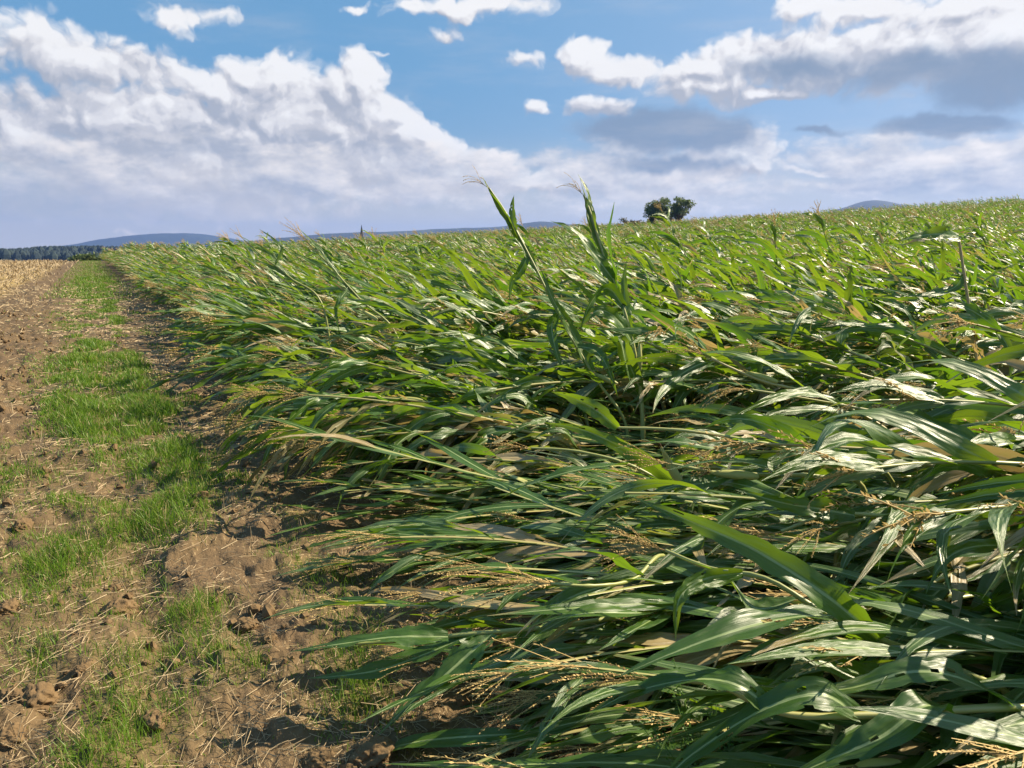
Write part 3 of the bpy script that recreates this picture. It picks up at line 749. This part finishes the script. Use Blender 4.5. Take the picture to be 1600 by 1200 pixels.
gt = NT(ng); gi = gt.n.new('NodeGroupInput'); go = gt.n.new('NodeGroupOutput')
ci = gt.node('GeometryNodeCollectionInfo', {'Separate Children': True, 'Reset Children': True}); ci.inputs['Collection'].default_value = protos
def nattr(nm, ty): return gt.node('GeometryNodeInputNamedAttribute', {'Name': nm}, data_type=ty).outputs[0]
er = gt.node('FunctionNodeEulerToRotation', {0: nattr('rot', 'FLOAT_VECTOR')})
ip = gt.node('GeometryNodeInstanceOnPoints', {'Points': gi.outputs[0], 'Instance': ci.outputs[0], 'Pick Instance': True, 'Instance Index': nattr('idx', 'INT'), 'Rotation': er.outputs[0], 'Scale': nattr('scl', 'FLOAT_VECTOR')})
gt.l.new(ip.outputs[0], go.inputs[0])
md = fo.modifiers.new('crop', 'NODES'); md.node_group = ng
print('corn things', min(N_THING, len(pos)), 'mass', n)

# ------------------------------------------------------------------ corn plants one can single out
def hero(label, base, pts, leaves, group=None, tassel_at=None, rad=(.012, .006), ears=(), seed=1, sdry=0.0, svar=.5, tassel_L=.3, tk=11, tkg=3.0, wide=1.0):
    """pts: stalk points in the world from the ground up; leaves: (points, width, up hint, dryness, twist)"""
    rg_ = np.random.default_rng(seed); b = np.array(base, float)
    root = tag(empty('corn_plant', b), label, 'corn plant', group)
    parts = {k: MB() for k in ('stalk', 'leaves', 'tassel', 'ear', 'silk')}
    n = 34; path = spline(np.array(pts)-b, n); s = np.linspace(0, 1, n)
    rr = np.linspace(rad[0], rad[1], n)
    for q in np.linspace(.12, .9, 8): rr = rr + .0022*np.exp(-((s-q)/.014)**2)
    tube(parts['stalk'], path, rr, 8, svar, sdry)
    for lf in leaves:
        lp, W, uh = lf[0], lf[1]*wide, lf[2]; dr = lf[3] if len(lf) > 3 else 0; tw = lf[4] if len(lf) > 4 else 0
        leaf_strip(parts['leaves'], spline(np.array(lp)-b, 24), nrm(np.array(uh, float)), W, rg_, 9, tw, .28, .06, dr, .3, lf[5] if len(lf) > 5 else None, .25)
    if tassel_at is not None:
        d = nrm(path[-1]-path[-2]) if tassel_at is True else np.array(tassel_at, float)
        tassel(parts['tassel'], path[-1], d, rg_, tassel_L, tk, True, tkg, np.array([cos(LEAN), sin(LEAN), 0]))
    for (ep, ed) in ears: ear(parts['ear'], parts['silk'], np.array(ep)-b, np.array(ed, float), rg_)
    hang_parts(root, part_meshes(parts)); return root
def gnd(u, v, d):
    q = at(u, v, d); return np.array([q[0], q[1], float(ground(q[0], q[1]))])
L_ = np.array([cos(LEAN), sin(LEAN), 0]); UPZ = np.array([0, 0, 1.0]); TOCAM = -fw_h
# the two stems that still stand
d = 6.0
b = gnd(985, 660, d)
hero('half standing corn plant leaning left with drooping tassel, left of the two tall stems', b,
     [b, at(975,655,d), at(930,590,d), at(880,505,d), at(835,415,d), at(795,340,d), at(765,295,d)],
     [([at(925,580,d), at(895,520,d), at(865,470,d-.1), at(845,420,d-.1)], .07, TOCAM+.4*rt, 0, .3, .8),
      ([at(840,425,d), at(805,365,d), at(778,320,d), at(757,282,d)], .055, TOCAM+.5*rt, 0, .5, .9),
      ([at(812,378,d), at(785,330,d), at(765,300,d), at(752,272,d)], .045, rt-.4*up, 0, .2, .6),
      ([at(806,360,d), at(801,345,d), at(800,325,d), at(803,305,d)], .045, TOCAM, 0, .2, .6),
      ([at(825,400,d), at(812,425,d), at(800,440,d), at(796,470,d)], .05, TOCAM+.3*rt, 0, .2, .3),
      ([at(870,490,d), at(862,510,d), at(868,545,d-.1), at(880,580,d-.1)], .06, TOCAM, 0, .4, .4),
      ([at(900,540,d), at(930,548,d-.1), at(950,575,d-.2), at(965,620,d-.2)], .06, TOCAM+UPZ, 0, .3, .5),
      ([at(940,600,d), at(905,580,d-.2), at(860,575,d-.3), at(800,600,d-.3)], .075, UPZ, 0, .3, .6)],
     tassel_at=-rt*.75+up*.6, tassel_L=.23, tk=5, tkg=11.0, ears=[(at(965,600,d), -rt*.8+up*.35)], seed=31, wide=1.7)
b = gnd(1005, 690, d)
hero('tallest standing corn stem with dark folded leaves, bent tassel and a broken ear stub', b,
     [b, at(1004,650,d), at(998,590,d), at(985,520,d), at(965,455,d), at(943,400,d), at(925,340,d), at(912,305,d)],
     [([at(950,420,d), at(935,380,d), at(917,320,d), at(906,278,d)], .055, TOCAM+.6*rt, 0, .6, .7),
      ([at(930,370,d), at(922,330,d), at(918,300,d), at(903,272,d)], .045, TOCAM, 0, 1.0, 1.0),
      ([at(960,440,d), at(930,400,d-.1), at(895,360,d-.2), at(860,345,d-.2)], .075, TOCAM+.7*up, 0, .6, .2),
      ([at(965,455,d), at(958,420,d), at(950,370,d), at(960,315,d)], .06, rt-.3*up, 0, .5, .1),
      ([at(975,480,d), at(950,450,d-.1), at(925,470,d-.2), at(905,520,d-.2)], .07, TOCAM, 0, .4, .3),
      ([at(990,540,d), at(965,500,d-.1), at(935,485,d-.2), at(900,515,d-.2)], .08, UPZ+TOCAM, 0, .3, .6),
      ([at(1000,610,d), at(980,560,d-.1), at(970,530,d-.15), at(985,600,d-.2)], .08, TOCAM, 0, .3, .8),
      ([at(985,520,d), at(978,480,d), at(975,440,d), at(980,405,d)], .05, TOCAM, 0, .3, .6),
      ([at(1002,630,d), at(1040,600,d-.1), at(1080,605,d-.2), at(1130,625,d-.2)], .08, UPZ, 0, .3, .7)],
     tassel_at=-rt*.7+up*.7, tassel_L=.24, tk=5, tkg=11.0, ears=[(at(1000,580,d-.03), up+.05*rt)], seed=32, wide=1.8, rad=(.019, .007), svar=.8)
d = 6.2
b = gnd(1534, 660, d)
hero('brown broken corn stem with one bright leaf at its top and a hanging tan ear', b,
     [b, at(1530,600,d), at(1520,520,d), at(1508,440,d), at(1498,372,d)],
     [([at(1498,372,d), at(1470,366,d-.1), at(1440,368,d-.1), at(1405,376,d-.1)], .10, .5*UPZ+TOCAM, 0, .2, .9),
      ([at(1505,430,d), at(1490,450,d), at(1450,460,d-.1), at(1400,462,d-.1)], .06, TOCAM+.4*UPZ, 0, .3, .3),
      ([at(1520,500,d), at(1560,520,d), at(1580,560,d-.1), at(1575,600,d-.1)], .07, UPZ+TOCAM, 0, .3, .7)],
     ears=[(at(1524,540,d), -rt*.6+up*.9)], seed=33, wide=1.5, sdry=.9, rad=(.014, .010))
d = 7.6
b = gnd(640, 560, d)
hero('slanting corn plant whose feathery tassel rises above the skyline at left', b,
     [b, at(620,525,d), at(565,470,d), at(515,415,d), at(480,378,d)],
     [([at(560,465,d), at(520,430,d), at(480,405,d), at(440,390,d)], .07, UPZ+TOCAM, 0, .4, .6),
      ([at(530,430,d), at(505,395,d), at(485,375,d), at(465,355,d)], .06, TOCAM+rt, 0, .3, .3),
      ([at(600,505,d), at(560,500,d-.1), at(520,480,d-.1), at(480,470,d-.1)], .08, UPZ, 0, .4, .7),
      ([at(545,450,d), at(530,470,d-.1), at(525,490,d-.1), at(530,520,d-.1)], .06, TOCAM, 0, .2, .4)],
     tassel_at=True, tassel_L=.28, tk=14, tkg=.5, ears=[(at(590,500,d), -rt+.6*up)], seed=34)
d = 8.2
b = gnd(520, 520, d)
hero('slanting corn plant with a fan of narrow leaves poking above the field edge', b,
     [b, at(505,480,d), at(455,435,d), at(410,400,d), at(382,375,d)],
     [([at(450,430,d), at(420,395,d), at(395,380,d), at(370,366,d)], .045, UPZ+TOCAM, 0, .4, .8),
      ([at(470,445,d), at(430,420,d), at(390,405,d), at(345,400,d)], .05, UPZ+TOCAM, 0, .4, .5),
      ([at(430,415,d), at(440,390,d), at(425,372,d), at(405,358,d)], .05, TOCAM, 0, .4, .7),
      ([at(490,465,d), at(440,455,d-.1), at(400,450,d-.1), at(350,460,d-.1)], .06, UPZ, 0, .4, .4)],
     tassel_at=True, tassel_L=.2, tk=6, tkg=1, seed=35)
d = 4.9
b = gnd(1430, 720, d)
hero('snapped yellow corn stalk crossing the dark hollow in the crop', b,
     [b, at(1400,690,d), at(1340,645,d), at(1270,615,d), at(1190,595,d), at(1110,560,d)],
     [([at(1270,615,d), at(1200,570,d), at(1130,550,d), at(1060,560,d)], .085, UPZ+.4*TOCAM, 0, .4, .9),
      ([at(1340,645,d), at(1270,640,d-.1), at(1200,650,d-.2), at(1160,690,d-.3)], .08, UPZ+TOCAM, 0, .5, .5),
      ([at(1385,680,d), at(1360,670,d-.1), at(1340,690,d-.1), at(1325,715,d-.1)], .06, TOCAM, .55, .3, .9)],
     ears=[(at(1215,597,d), -rt*.9+up*.3)], tassel_at=True, seed=36, sdry=.55, svar=.9, rad=(.014, .007))
# large foreground plants at lower right
d = 2.5
b = gnd(1720, 1170, 2.55)
hero('closest corn plant at lower right with one long bright leaf arching up left', b,
     [b+[0, 0, -.02], at(1660,1150,2.5), at(1560,1075,2.4), at(1450,1030,2.38), at(1380,1000,2.36), at(1290,960,2.38), at(1200,905,2.45), at(1110,888,2.55), at(1040,860,2.65)],
     [([at(1375,1000,2.35), at(1290,930,2.32), at(1180,860,2.36), at(1080,815,2.45), at(985,775,2.6)], .092, TOCAM*1.0-.28*rt+.2*UPZ, 0, .7, .55),
      ([at(1300,962,2.36), at(1240,965,2.25), at(1150,985,2.15), at(1040,1025,2.1), at(960,1060,2.08)], .105, UPZ+.25*TOCAM, 0, .3, .25),
      ([at(1450,1030,2.36), at(1380,1060,2.25), at(1300,1040,2.2), at(1220,1010,2.2), at(1130,1040,2.2)], .10, UPZ+.2*TOCAM, 0, -.4, .6),
      ([at(1160,895,2.48), at(1100,905,2.42), at(1062,935,2.38), at(1055,1000,2.36)], .06, TOCAM+.3*UPZ, 0, .3, .95),
      ([at(1250,935,2.42), at(1180,950,2.42), at(1130,900,2.5), at(1060,870,2.6)], .07, UPZ, 0, .5, .7)],
     ears=[], tassel_at=-rt*.9+up*.25, tassel_L=.22, tk=9, tkg=3, seed=41, wide=1.2, rad=(.013, .006), svar=.7)
b = gnd(1760, 1180, 2.35)
hero('pale jointed corn stalk lying along the bottom right corner of the field', b,
     [b+[0, 0, -.02], at(1680,1120,2.2), at(1590,1106,2.12), at(1480,1110,2.08), at(1340,1118,2.05), at(1220,1114,2.05), at(1120,1070,2.1), at(1020,1060,2.15)],
     [([at(1210,1112,2.05), at(1150,1070,2.05), at(1080,1062,2.08), at(980,1085,2.1), at(900,1130,2.1)], .085, UPZ+.5*TOCAM, 0, .5, .15),
      ([at(1480,1110,2.07), at(1440,1105,2.0), at(1380,1150,1.95), at(1300,1185,1.95), at(1200,1230,1.95)], .10, UPZ+.2*TOCAM, 0, .3, .3),
      ([at(1340,1117,2.05), at(1280,1085,2.02), at(1190,1110,2.02), at(1080,1180,2.02), at(1020,1240,2.0)], .085, UPZ+.5*TOCAM, 0, .2, .2),
      ([at(1590,1106,2.12), at(1500,1060,2.1), at(1420,1050,2.1), at(1330,1075,2.1), at(1240,1080,2.1)], .095, UPZ+.3*TOCAM, 0, .2, .3)],
     tassel_at=-rt, tassel_L=.30, tk=10, tkg=3.5, seed=42, wide=1.2, rad=(.0135, .006), svar=.9, sdry=.15)
d = 3.05
b = gnd(1120, 975, 3.3)
hero('corn plant lying out onto the bare soil with broad blue green leaves at bottom centre', b,
     [b, at(1050,950,3.1), at(960,965,2.95), at(860,980,2.85), at(740,990,2.8), at(640,1000,2.8), at(560,1006,2.8)],
     [([at(700,995,2.78), at(620,995,2.74), at(540,1005,2.74), at(455,1018,2.78)], .085, UPZ+.4*TOCAM, 0, .3, .35),
      ([at(770,990,2.8), at(735,1020,2.74), at(690,1060,2.68), at(640,1100,2.62), at(590,1150,2.52)], .10, UPZ+.5*TOCAM, 0, .3, .1),
      ([at(740,990,2.8), at(670,1020,2.76), at(600,1045,2.72), at(540,1055,2.72), at(480,1060,2.72)], .085, UPZ+.3*TOCAM, 0, .2, .15),
      ([at(860,980,2.85), at(820,1010,2.8), at(800,1050,2.75), at(790,1085,2.7)], .08, UPZ+TOCAM, 0, .4, .2),
      ([at(1060,952,3.05), at(1000,958,2.7), at(920,958,2.6), at(840,975,2.58), at(800,1000,2.6)], .085, UPZ*.5-TOCAM*.4+rt*.3, 0, .1, 1.0),
      ([at(960,965,2.95), at(1000,980,2.75), at(960,1000,2.65), at(900,1010,2.62)], .07, UPZ, 0, .2, .9)],
     seed=43, wide=1.2, svar=.45, rad=(.012, .006))
d = 3.0
b = gnd(1090, 905, 3.5)
hero('corn plant with a long reddish brown tassel pointing left over the dark hollow', b,
     [b, at(1040,870,3.2), at(990,905,2.9), at(930,915,2.75), at(860,912,2.7)],
     [([at(1000,900,2.95), at(950,870,2.8), at(890,860,2.7), at(800,880,2.65)], .085, UPZ, 0, .4, .4),
      ([at(960,912,2.85), at(900,930,2.75), at(850,960,2.7), at(820,995,2.68)], .08, UPZ+TOCAM, .35, .4, .6)],
     tassel_at=-rt*1.0+up*.06, tassel_L=.42, tk=10, tkg=2.4, seed=44, rad=(.009, .005))
b = gnd(1100, 800, 4.2)
hero('corn plant with an upright yellow green ear sticking out of the flattened leaves', b,
     [b, at(1090,770,4.1), at(1060,765,3.95), at(980,725,3.9), at(900,705,3.9), at(830,700,3.9)],
     [([at(1070,765,3.9), at(1000,715,3.75), at(920,675,3.75), at(850,660,3.8)], .095, TOCAM-.3*rt+.1*UPZ, 0, .3, .7),
      ([at(980,725,3.88), at(900,735,3.75), at(820,760,3.7), at(750,800,3.65)], .09, UPZ, 0, .3, .3),
      ([at(1040,755,3.9), at(990,770,3.75), at(930,780,3.7), at(870,810,3.65)], .085, UPZ, 0, .4, .4)],
     ears=[(at(1068,764,3.62), -rt*.5+up*1.0+.1*TOCAM)], tassel_at=True, seed=45, tassel_L=.25)
b = gnd(1660, 1010, 2.9)
hero('corn plant with a purple streaked stalk at the right edge', b,
     [b, at(1640,965,2.8), at(1590,957,2.72), at(1500,972,2.65), at(1430,985,2.62), at(1370,1000,2.62)],
     [([at(1560,962,2.7), at(1520,930,2.6), at(1440,915,2.6), at(1340,918,2.62)], .09, UPZ+.3*TOCAM, 0, .2, .4),
      ([at(1500,972,2.65), at(1480,1000,2.55), at(1440,1020,2.5), at(1400,1050,2.48)], .08, UPZ+.6*TOCAM, 0, .2, .2)],
     seed=46, svar=.2, rad=(.010, .007))

b = gnd(1420, 790, 4.0)
hero('long thin pale stalk with one bright leaf standing off its left end', b,
     [b, at(1390,745,3.9), at(1290,715,3.8), at(1180,690,3.75), at(1060,672,3.75), at(965,668,3.75)],
     [([at(965,668,3.74), at(930,640,3.72), at(895,622,3.72), at(862,612,3.74)], .085, TOCAM-.3*rt+.1*UPZ, 0, .2, .7),
      ([at(1180,690,3.74), at(1120,700,3.66), at(1050,690,3.62), at(960,700,3.6)], .09, UPZ+.6*TOCAM, 0, .3, .3),
      ([at(1290,715,3.78), at(1250,700,3.7), at(1210,720,3.66), at(1150,735,3.62)], .08, UPZ+TOCAM, 0, .3, .5)],
     seed=51, svar=.9, rad=(.012, .006), wide=1.1)
b = gnd(1380, 820, 3.7)
hero('pale stalk with a fat tan tipped ear lying level behind the long bright leaf', b,
     [b, at(1350,765,3.6), at(1280,745,3.52), at(1200,742,3.48), at(1120,738,3.46), at(1050,725,3.46)],
     [([at(1230,742,3.48), at(1180,725,3.42), at(1120,720,3.4), at(1040,735,3.38)], .08, UPZ+.5*TOCAM, 0, .3, .4),
      ([at(1150,740,3.46), at(1100,755,3.4), at(1050,760,3.36), at(990,785,3.34)], .08, UPZ+TOCAM, 0, .3, .3)],
     ears=[(at(1185,745,3.42), -rt+.08*up)], tassel_at=True, tassel_L=.24, tk=9, tkg=3, seed=52, svar=1.0, rad=(.014, .006))
b = gnd(1620, 880, 3.3)
hero('pale stalk with a broad bright green leaf lying level right of the long bright leaf', b,
     [b, at(1560,835,3.2), at(1470,812,3.1), at(1380,806,3.05), at(1300,804,3.02), at(1220,830,3.02)],
     [([at(1335,805,3.02), at(1280,795,2.98), at(1220,785,2.97), at(1150,765,3.0)], .10, TOCAM-.2*rt+.35*UPZ, 0, .2, .6),
      ([at(1400,806,3.05), at(1370,830,2.98), at(1330,860,2.94), at(1310,905,2.92)], .085, UPZ+.7*TOCAM+.5*rt, 0, .3, .07),
      ([at(1500,815,3.12), at(1490,850,3.02), at(1450,890,2.98), at(1400,900,2.95)], .09, UPZ+.7*TOCAM+.5*rt, 0, .3, .07)],
     tassel_at=-rt*.9-up*.2, tassel_L=.28, tk=12, tkg=3, seed=53, svar=.8, rad=(.012, .006))

# ------------------------------------------------------------------ grass, straw, crumbs
def blades(mb, X, Y, Z, Hh, Wd, lean, rg_, tipc=0.0):
    n = len(X); a = rg_.uniform(0, 2*PI, n); 
    wx, wy = np.cos(a), np.sin(a)                     # width axis
    ld = rg_.uniform(0, 2*PI, n); lx, ly = np.cos(ld)*lean*Hh, np.sin(ld)*lean*Hh
    B = np.stack([X, Y, Z-.01], -1)
    rows = []
    for f, wf in ((0, 1.0), (.5, .85), (1.0, .12)):
        c = B + np.stack([lx*f*f, ly*f*f, Hh*f*(1-.25*lean*f)], -1)
        w_ = np.stack([wx*Wd*wf, wy*Wd*wf, 0*wx], -1)/2
        rows += [c-w_, c+w_]
    V = np.stack(rows, 1).reshape(-1, 3)
    i = np.arange(n)[:, None]*6
    Fc = np.concatenate([i+[0, 1, 3, 2], i+[2, 3, 5, 4]], 0)
    mb.add(V, Fc, None, np.repeat(rg_.random(n), 6))
rg2 = np.random.default_rng(55)
gm = MB()
def scatter(nn, y0, y1, x0, x1, dens):
    # uniform in log distance so that near ground gets as many as far ground in the picture
    y = np.exp(rg2.uniform(math.log(y0), math.log(y1), nn)); x = rg2.uniform(x0, x1, nn)
    k = rg2.random(nn) < dens(x, y); return x[k], y[k]
x, y = scatter(420000, 1.7, 55, -1.5, 1.7, lambda x, y: np.clip(grass_den(x, y), 0, 1)**1.2*np.minimum(1, .35+.65*(y/9)))
gd = np.clip(grass_den(x, y), 0, 1.3); r = np.hypot(x, y)
blades(gm, x, y, ground(x, y), (.022+.075*gd)*rg2.uniform(.5, 1.35, len(x)), np.maximum(.0032, .0009*r)*rg2.uniform(.7, 1.3, len(x)), rg2.uniform(.15, .75, len(x)), rg2)
x, y = scatter(40000, 30, 150, -1.6, 1.5, lambda x, y: .12+.6*np.clip(grass_den(x, y), 0, 1))
blades(gm, x, y, ground(x, y), rg2.uniform(.05, .16, len(x)), .03+0*x, .4+0*x, rg2)
# sparse single weeds over the ploughed land
x, y = scatter(16000, 1.7, 25, -4, .0, lambda x, y: .30*(fbm(x*1.7, y*1.7, 91, 3) > .55))
blades(gm, x, y, ground(x, y), rg2.uniform(.03, .09, len(x)), np.maximum(.0032, .0009*np.hypot(x, y)), .5+0*x, rg2)
tag(link('grass', gm.mesh('grass', M_GRASS)), 'patchy green grass growing along the field margin', 'grass', kind='stuff')
print('grass blades', gm.n//6)

sm = MB()
def straws(x, y, L, w_, tilt):
    n = len(x); a = rg2.uniform(0, 2*PI, n); z = ground(x, y)
    d = np.stack([np.cos(a)*np.cos(tilt), np.sin(a)*np.cos(tilt), np.sin(tilt)], -1)*L[:, None]
    B = np.stack([x, y, z+.006], -1); E = B+d
    E[:, 2] = np.maximum(E[:, 2], ground(E[:, 0], E[:, 1])+.005)
    s_ = np.stack([-np.sin(a), np.cos(a), 0*a], -1)*w_[:, None]/2; u_ = np.array([0, 0, 1.0])*w_[:, None]*.6
    V = np.stack([B-s_, B+s_, B+u_, E-s_*.7, E+s_*.7, E+u_*.7], 1).reshape(-1, 3)
    i = np.arange(n)[:, None]*6
    Fc = np.concatenate([i+[0, 2, 5, 3], i+[2, 1, 4, 5]], 0)
    sm.add(V, Fc, None, np.repeat(rg2.random(n), 6))
den = lambda x, y: (1-.72*zone_plough(x, y))*(.25+.75*sstep(.40, .62, fbm(x*2.3, y*2.3, 95, 3)))*(1-.6*np.clip(grass_den(x, y), 0, 1))*sstep(-6, -3, x-.0)
x, y = scatter(66000, 1.6, 40, -3.2, 2.6, den)
r = np.hypot(x, y)
straws(x, y, np.minimum(rg2.gamma(2.0, .021, len(x))+.012, .2)*(1+.02*r), np.maximum(.0028, .0008*r)*rg2.uniform(.7, 1.4, len(x)), np.abs(rg2.normal(0, .18, len(x))))
# old stubble stumps, in small upright tufts
cx, cy_ = scatter(520, 1.8, 14, -1.6, 1.3, lambda x, y: .55+0*x)
k = rg2.integers(2, 8, len(cx)); X = np.repeat(cx, k)+rg2.normal(0, .018, k.sum()); Y = np.repeat(cy_, k)+rg2.normal(0, .018, k.sum())
straws(X, Y, rg2.uniform(.03, .10, len(X)), np.maximum(.0035, .0009*np.hypot(X, Y)), rg2.uniform(.8, 1.5, len(X)))
x, y = scatter(34000, 9, 130, -22, -1.2, lambda x, y: .10+.9*zone_stub(x, y))
r = np.hypot(x, y)
straws(x, y, rg2.uniform(.06, .16, len(x))*(1+.012*r), np.maximum(.004, .0009*r), rg2.uniform(0, 1.2, len(x)))
tag(link('straw_litter', sm.mesh('straw', M_STRAW, False)), 'dry straw and chaff scattered over the soil', 'straw', kind='stuff')

def ico(sub):
    import bmesh
    b_ = bmesh.new(); bmesh.ops.create_icosphere(b_, subdivisions=sub, radius=1.0)
    V = np.array([v.co[:] for v in b_.verts]); Fc = np.array([[v.index for v in f.verts] for f in b_.faces]); b_.free()
    return V, Fc
m_clod, t = mat('dry_clod')
oc = t.node('ShaderNodeTexCoord').outputs['Object']
n1 = t.noise(oc, 12, 5, .65); n2 = t.noise(oc, 60, 3)
bm = t.node('ShaderNodeBump', {'Height': n2.outputs[0], 'Strength': .7, 'Distance': .01})
p = t.node('ShaderNodeBsdfPrincipled', {'Base Color': t.mix(n1.outputs[0], c4(.085, .054, .028), c4(.23, .155, .08)), 'Roughness': .95, 'Normal': bm.outputs[0]})
p.inputs['Specular IOR Level'].default_value = .1
t.l.new(p.outputs[0], t.out.inputs[0])
V1, F1 = ico(2)
def _ang(V, o): return np.abs(vnoise(V[:, 0]*2.3+o[1]+V[:, 2], V[:, 1]*2.3-V[:, 2]*1.9+o[0], 8)-.5)*2
cm = MB()
x, y = scatter(10000, 1.6, 24, -4.5, 1.5, lambda x, y: (.3+.7*zone_plough(x, y))*sstep(.38, .6, fbm(x*1.5, y*1.5, 97, 3)))
r = np.hypot(x, y); z = ground(x, y)
for i in range(len(x)):
    s = rg2.gamma(1.4, .0075)*(1+.04*r[i]) + .004; s = min(s, .034)
    o3 = rg2.uniform(0, 50, 3)
    nz = vnoise(V1[:, 0]*1.6+o3[0], V1[:, 1]*1.6+V1[:, 2]*1.3+o3[1], 3)*.7 + vnoise(V1[:, 0]*4+o3[0], V1[:, 2]*4+V1[:, 1]*2+o3[2], 4)*.35
    cm.add(V1*(.25+.95*nz+.55*_ang(V1, o3))[:, None]*s*rg2.uniform(.7, 1.3, 3) + [x[i], y[i], z[i]+s*.25], F1)
tag(link('soil_crumbs', cm.mesh('crumbs', m_clod, False)), 'small dry soil crumbs strewn over the ploughed strip', 'soil', kind='stuff')
V3, F3 = ico(5)
CLODS = [(185,955,.085,'largest pale clod, lit on its right side, near the left edge of the grass strip'), (60,1100,.085,'rounded grey brown clod in grass near the lower left corner'),
         (585,1180,.075,'reddish clod lying below the broad blue green corn leaves'), (245,1128,.05,'dark clod in the bare rut between two grass patches'),
         (18,1090,.05,'small orange brown clod at the left border beside the rounded grey clod'), (10,955,.055,'brown clod at the left border behind the largest pale clod'),
         (500,1190,.05,'small crumbly clod left of the reddish clod'), (35,818,.06,'reddish clod beyond the left grass patch'), (130,1040,.045,'flat brown clod below the largest pale clod'),
         (385,985,.05,'tan clod right of the shaded dark green tuft'), (15,1160,.06,'orange lit clod in the lower left corner'), (420,1000,.035,'small tan clod close to the tip of the lowest corn plant')]
for i, (u, v, s, lab) in enumerate(CLODS):
    dd = ray(u, v); tt = H/-dd[2]; q = CAM+dd*tt
    g0 = float(ground(q[0], q[1])); tt = (H-g0)/-dd[2]; q = CAM+dd*tt; g0 = float(ground(q[0], q[1]))
    o3 = rg2.uniform(0, 50, 3)
    nz = fbm(V3[:, 0]*1.1+o3[0], V3[:, 1]*1.1+V3[:, 2]*.9+o3[1], 3, 3)*.9 + fbm(V3[:, 0]*3+o3[0]+V3[:, 1], V3[:, 2]*3+V3[:, 1]*2+o3[2], 4, 4)*.5
    rd = np.abs(fbm(V3[:, 0]*2.2+o3[1]+V3[:, 2], V3[:, 1]*2.2-V3[:, 2]*1.7+o3[0], 8, 3)-.5)
    s = s*.9; fn = fbm(V3[:, 0]*9+o3[1]+5*V3[:, 2], V3[:, 1]*9-V3[:, 2]*6+o3[0], 9, 3)-.5
    nz = nz*.95 + .8*rd + .28*fn
    mb = MB(); mb.add(V3*(.30+.85*nz)[:, None]*s*np.array([1.2, 1.0, .72])*rg2.uniform(.9, 1.15, 3), F3)
    o = link('soil_clod', mb.mesh('clod', m_clod)); o.location = (q[0], q[1], g0+s*.12); o.rotation_euler = (0, 0, rg2.uniform(0, 6))
    tag(o, lab, 'clod')

def weed():
    q = gnd(1120, 1190, 2.15); root = tag(empty('weed_plant', q), 'feathery small leaved green weed under the corn at bottom right', 'weed')
    st = MB(); lf = MB(); rg_ = np.random.default_rng(5)
    for i in range(38):
        a = rg_.uniform(0, 2*PI); d = np.array([cos(a)*.7, sin(a)*.7, rg_.uniform(.5, 1.6)]); L = rg_.uniform(.12, .34)
        pp = spline([np.zeros(3), d*L*.5+[0, 0, .02], d*L*.95-[0, 0, .02]], 7); tube(st, pp, .0012, 3)
        k = 70; tq = rg_.uniform(.2, 1, k)*5.99; j = tq.astype(int); c = pp[j]+(pp[np.minimum(j+1, 6)]-pp[j])*(tq-j)[:, None] + rg_.normal(0, .012, (k, 3))
        n_ = nrm(rg_.normal(0, 1, (k, 3))); s_ = nrm(np.cross(n_, rg_.normal(0, 1, (k, 3)))); t_ = np.cross(n_, s_); sz = .006
        V = np.stack([c-s_*sz, c-t_*sz*.5, c+s_*sz, c+t_*sz*.5], 1).reshape(-1, 3); lf.add(V, np.arange(len(V)).reshape(-1, 4), None, np.repeat(rg_.random(k), 4))
    link('stem', st.mesh('stem', M_WEED), root); link('foliage', lf.mesh('foliage', M_WEED), root)
weed()

# ------------------------------------------------------------------ air
def haze():
    s = 9000.0; z0, z1 = PLAIN-30, 285.0
    V = np.array([[x, y, z] for z in (z0, z1) for x, y in ((-s, -s), (s, -s), (s, s), (-s, s))])
    mb = MB(); mb.add(V, [[0,3,2,1],[4,5,6,7],[0,1,5,4],[1,2,6,5],[2,3,7,6],[3,0,4,7]])
    m_, t = mat('haze_air')
    pv = t.node('ShaderNodeVolumePrincipled', {'Color': c4(.25, .44, 1.0), 'Density': HAZE, 'Anisotropy': .2})
    t.l.new(pv.outputs[0], t.out.inputs['Volume'])
    o = link('haze', mb.mesh('haze', m_, False)); tag(o, kind='stuff')
HAZE = .95e-4
haze()
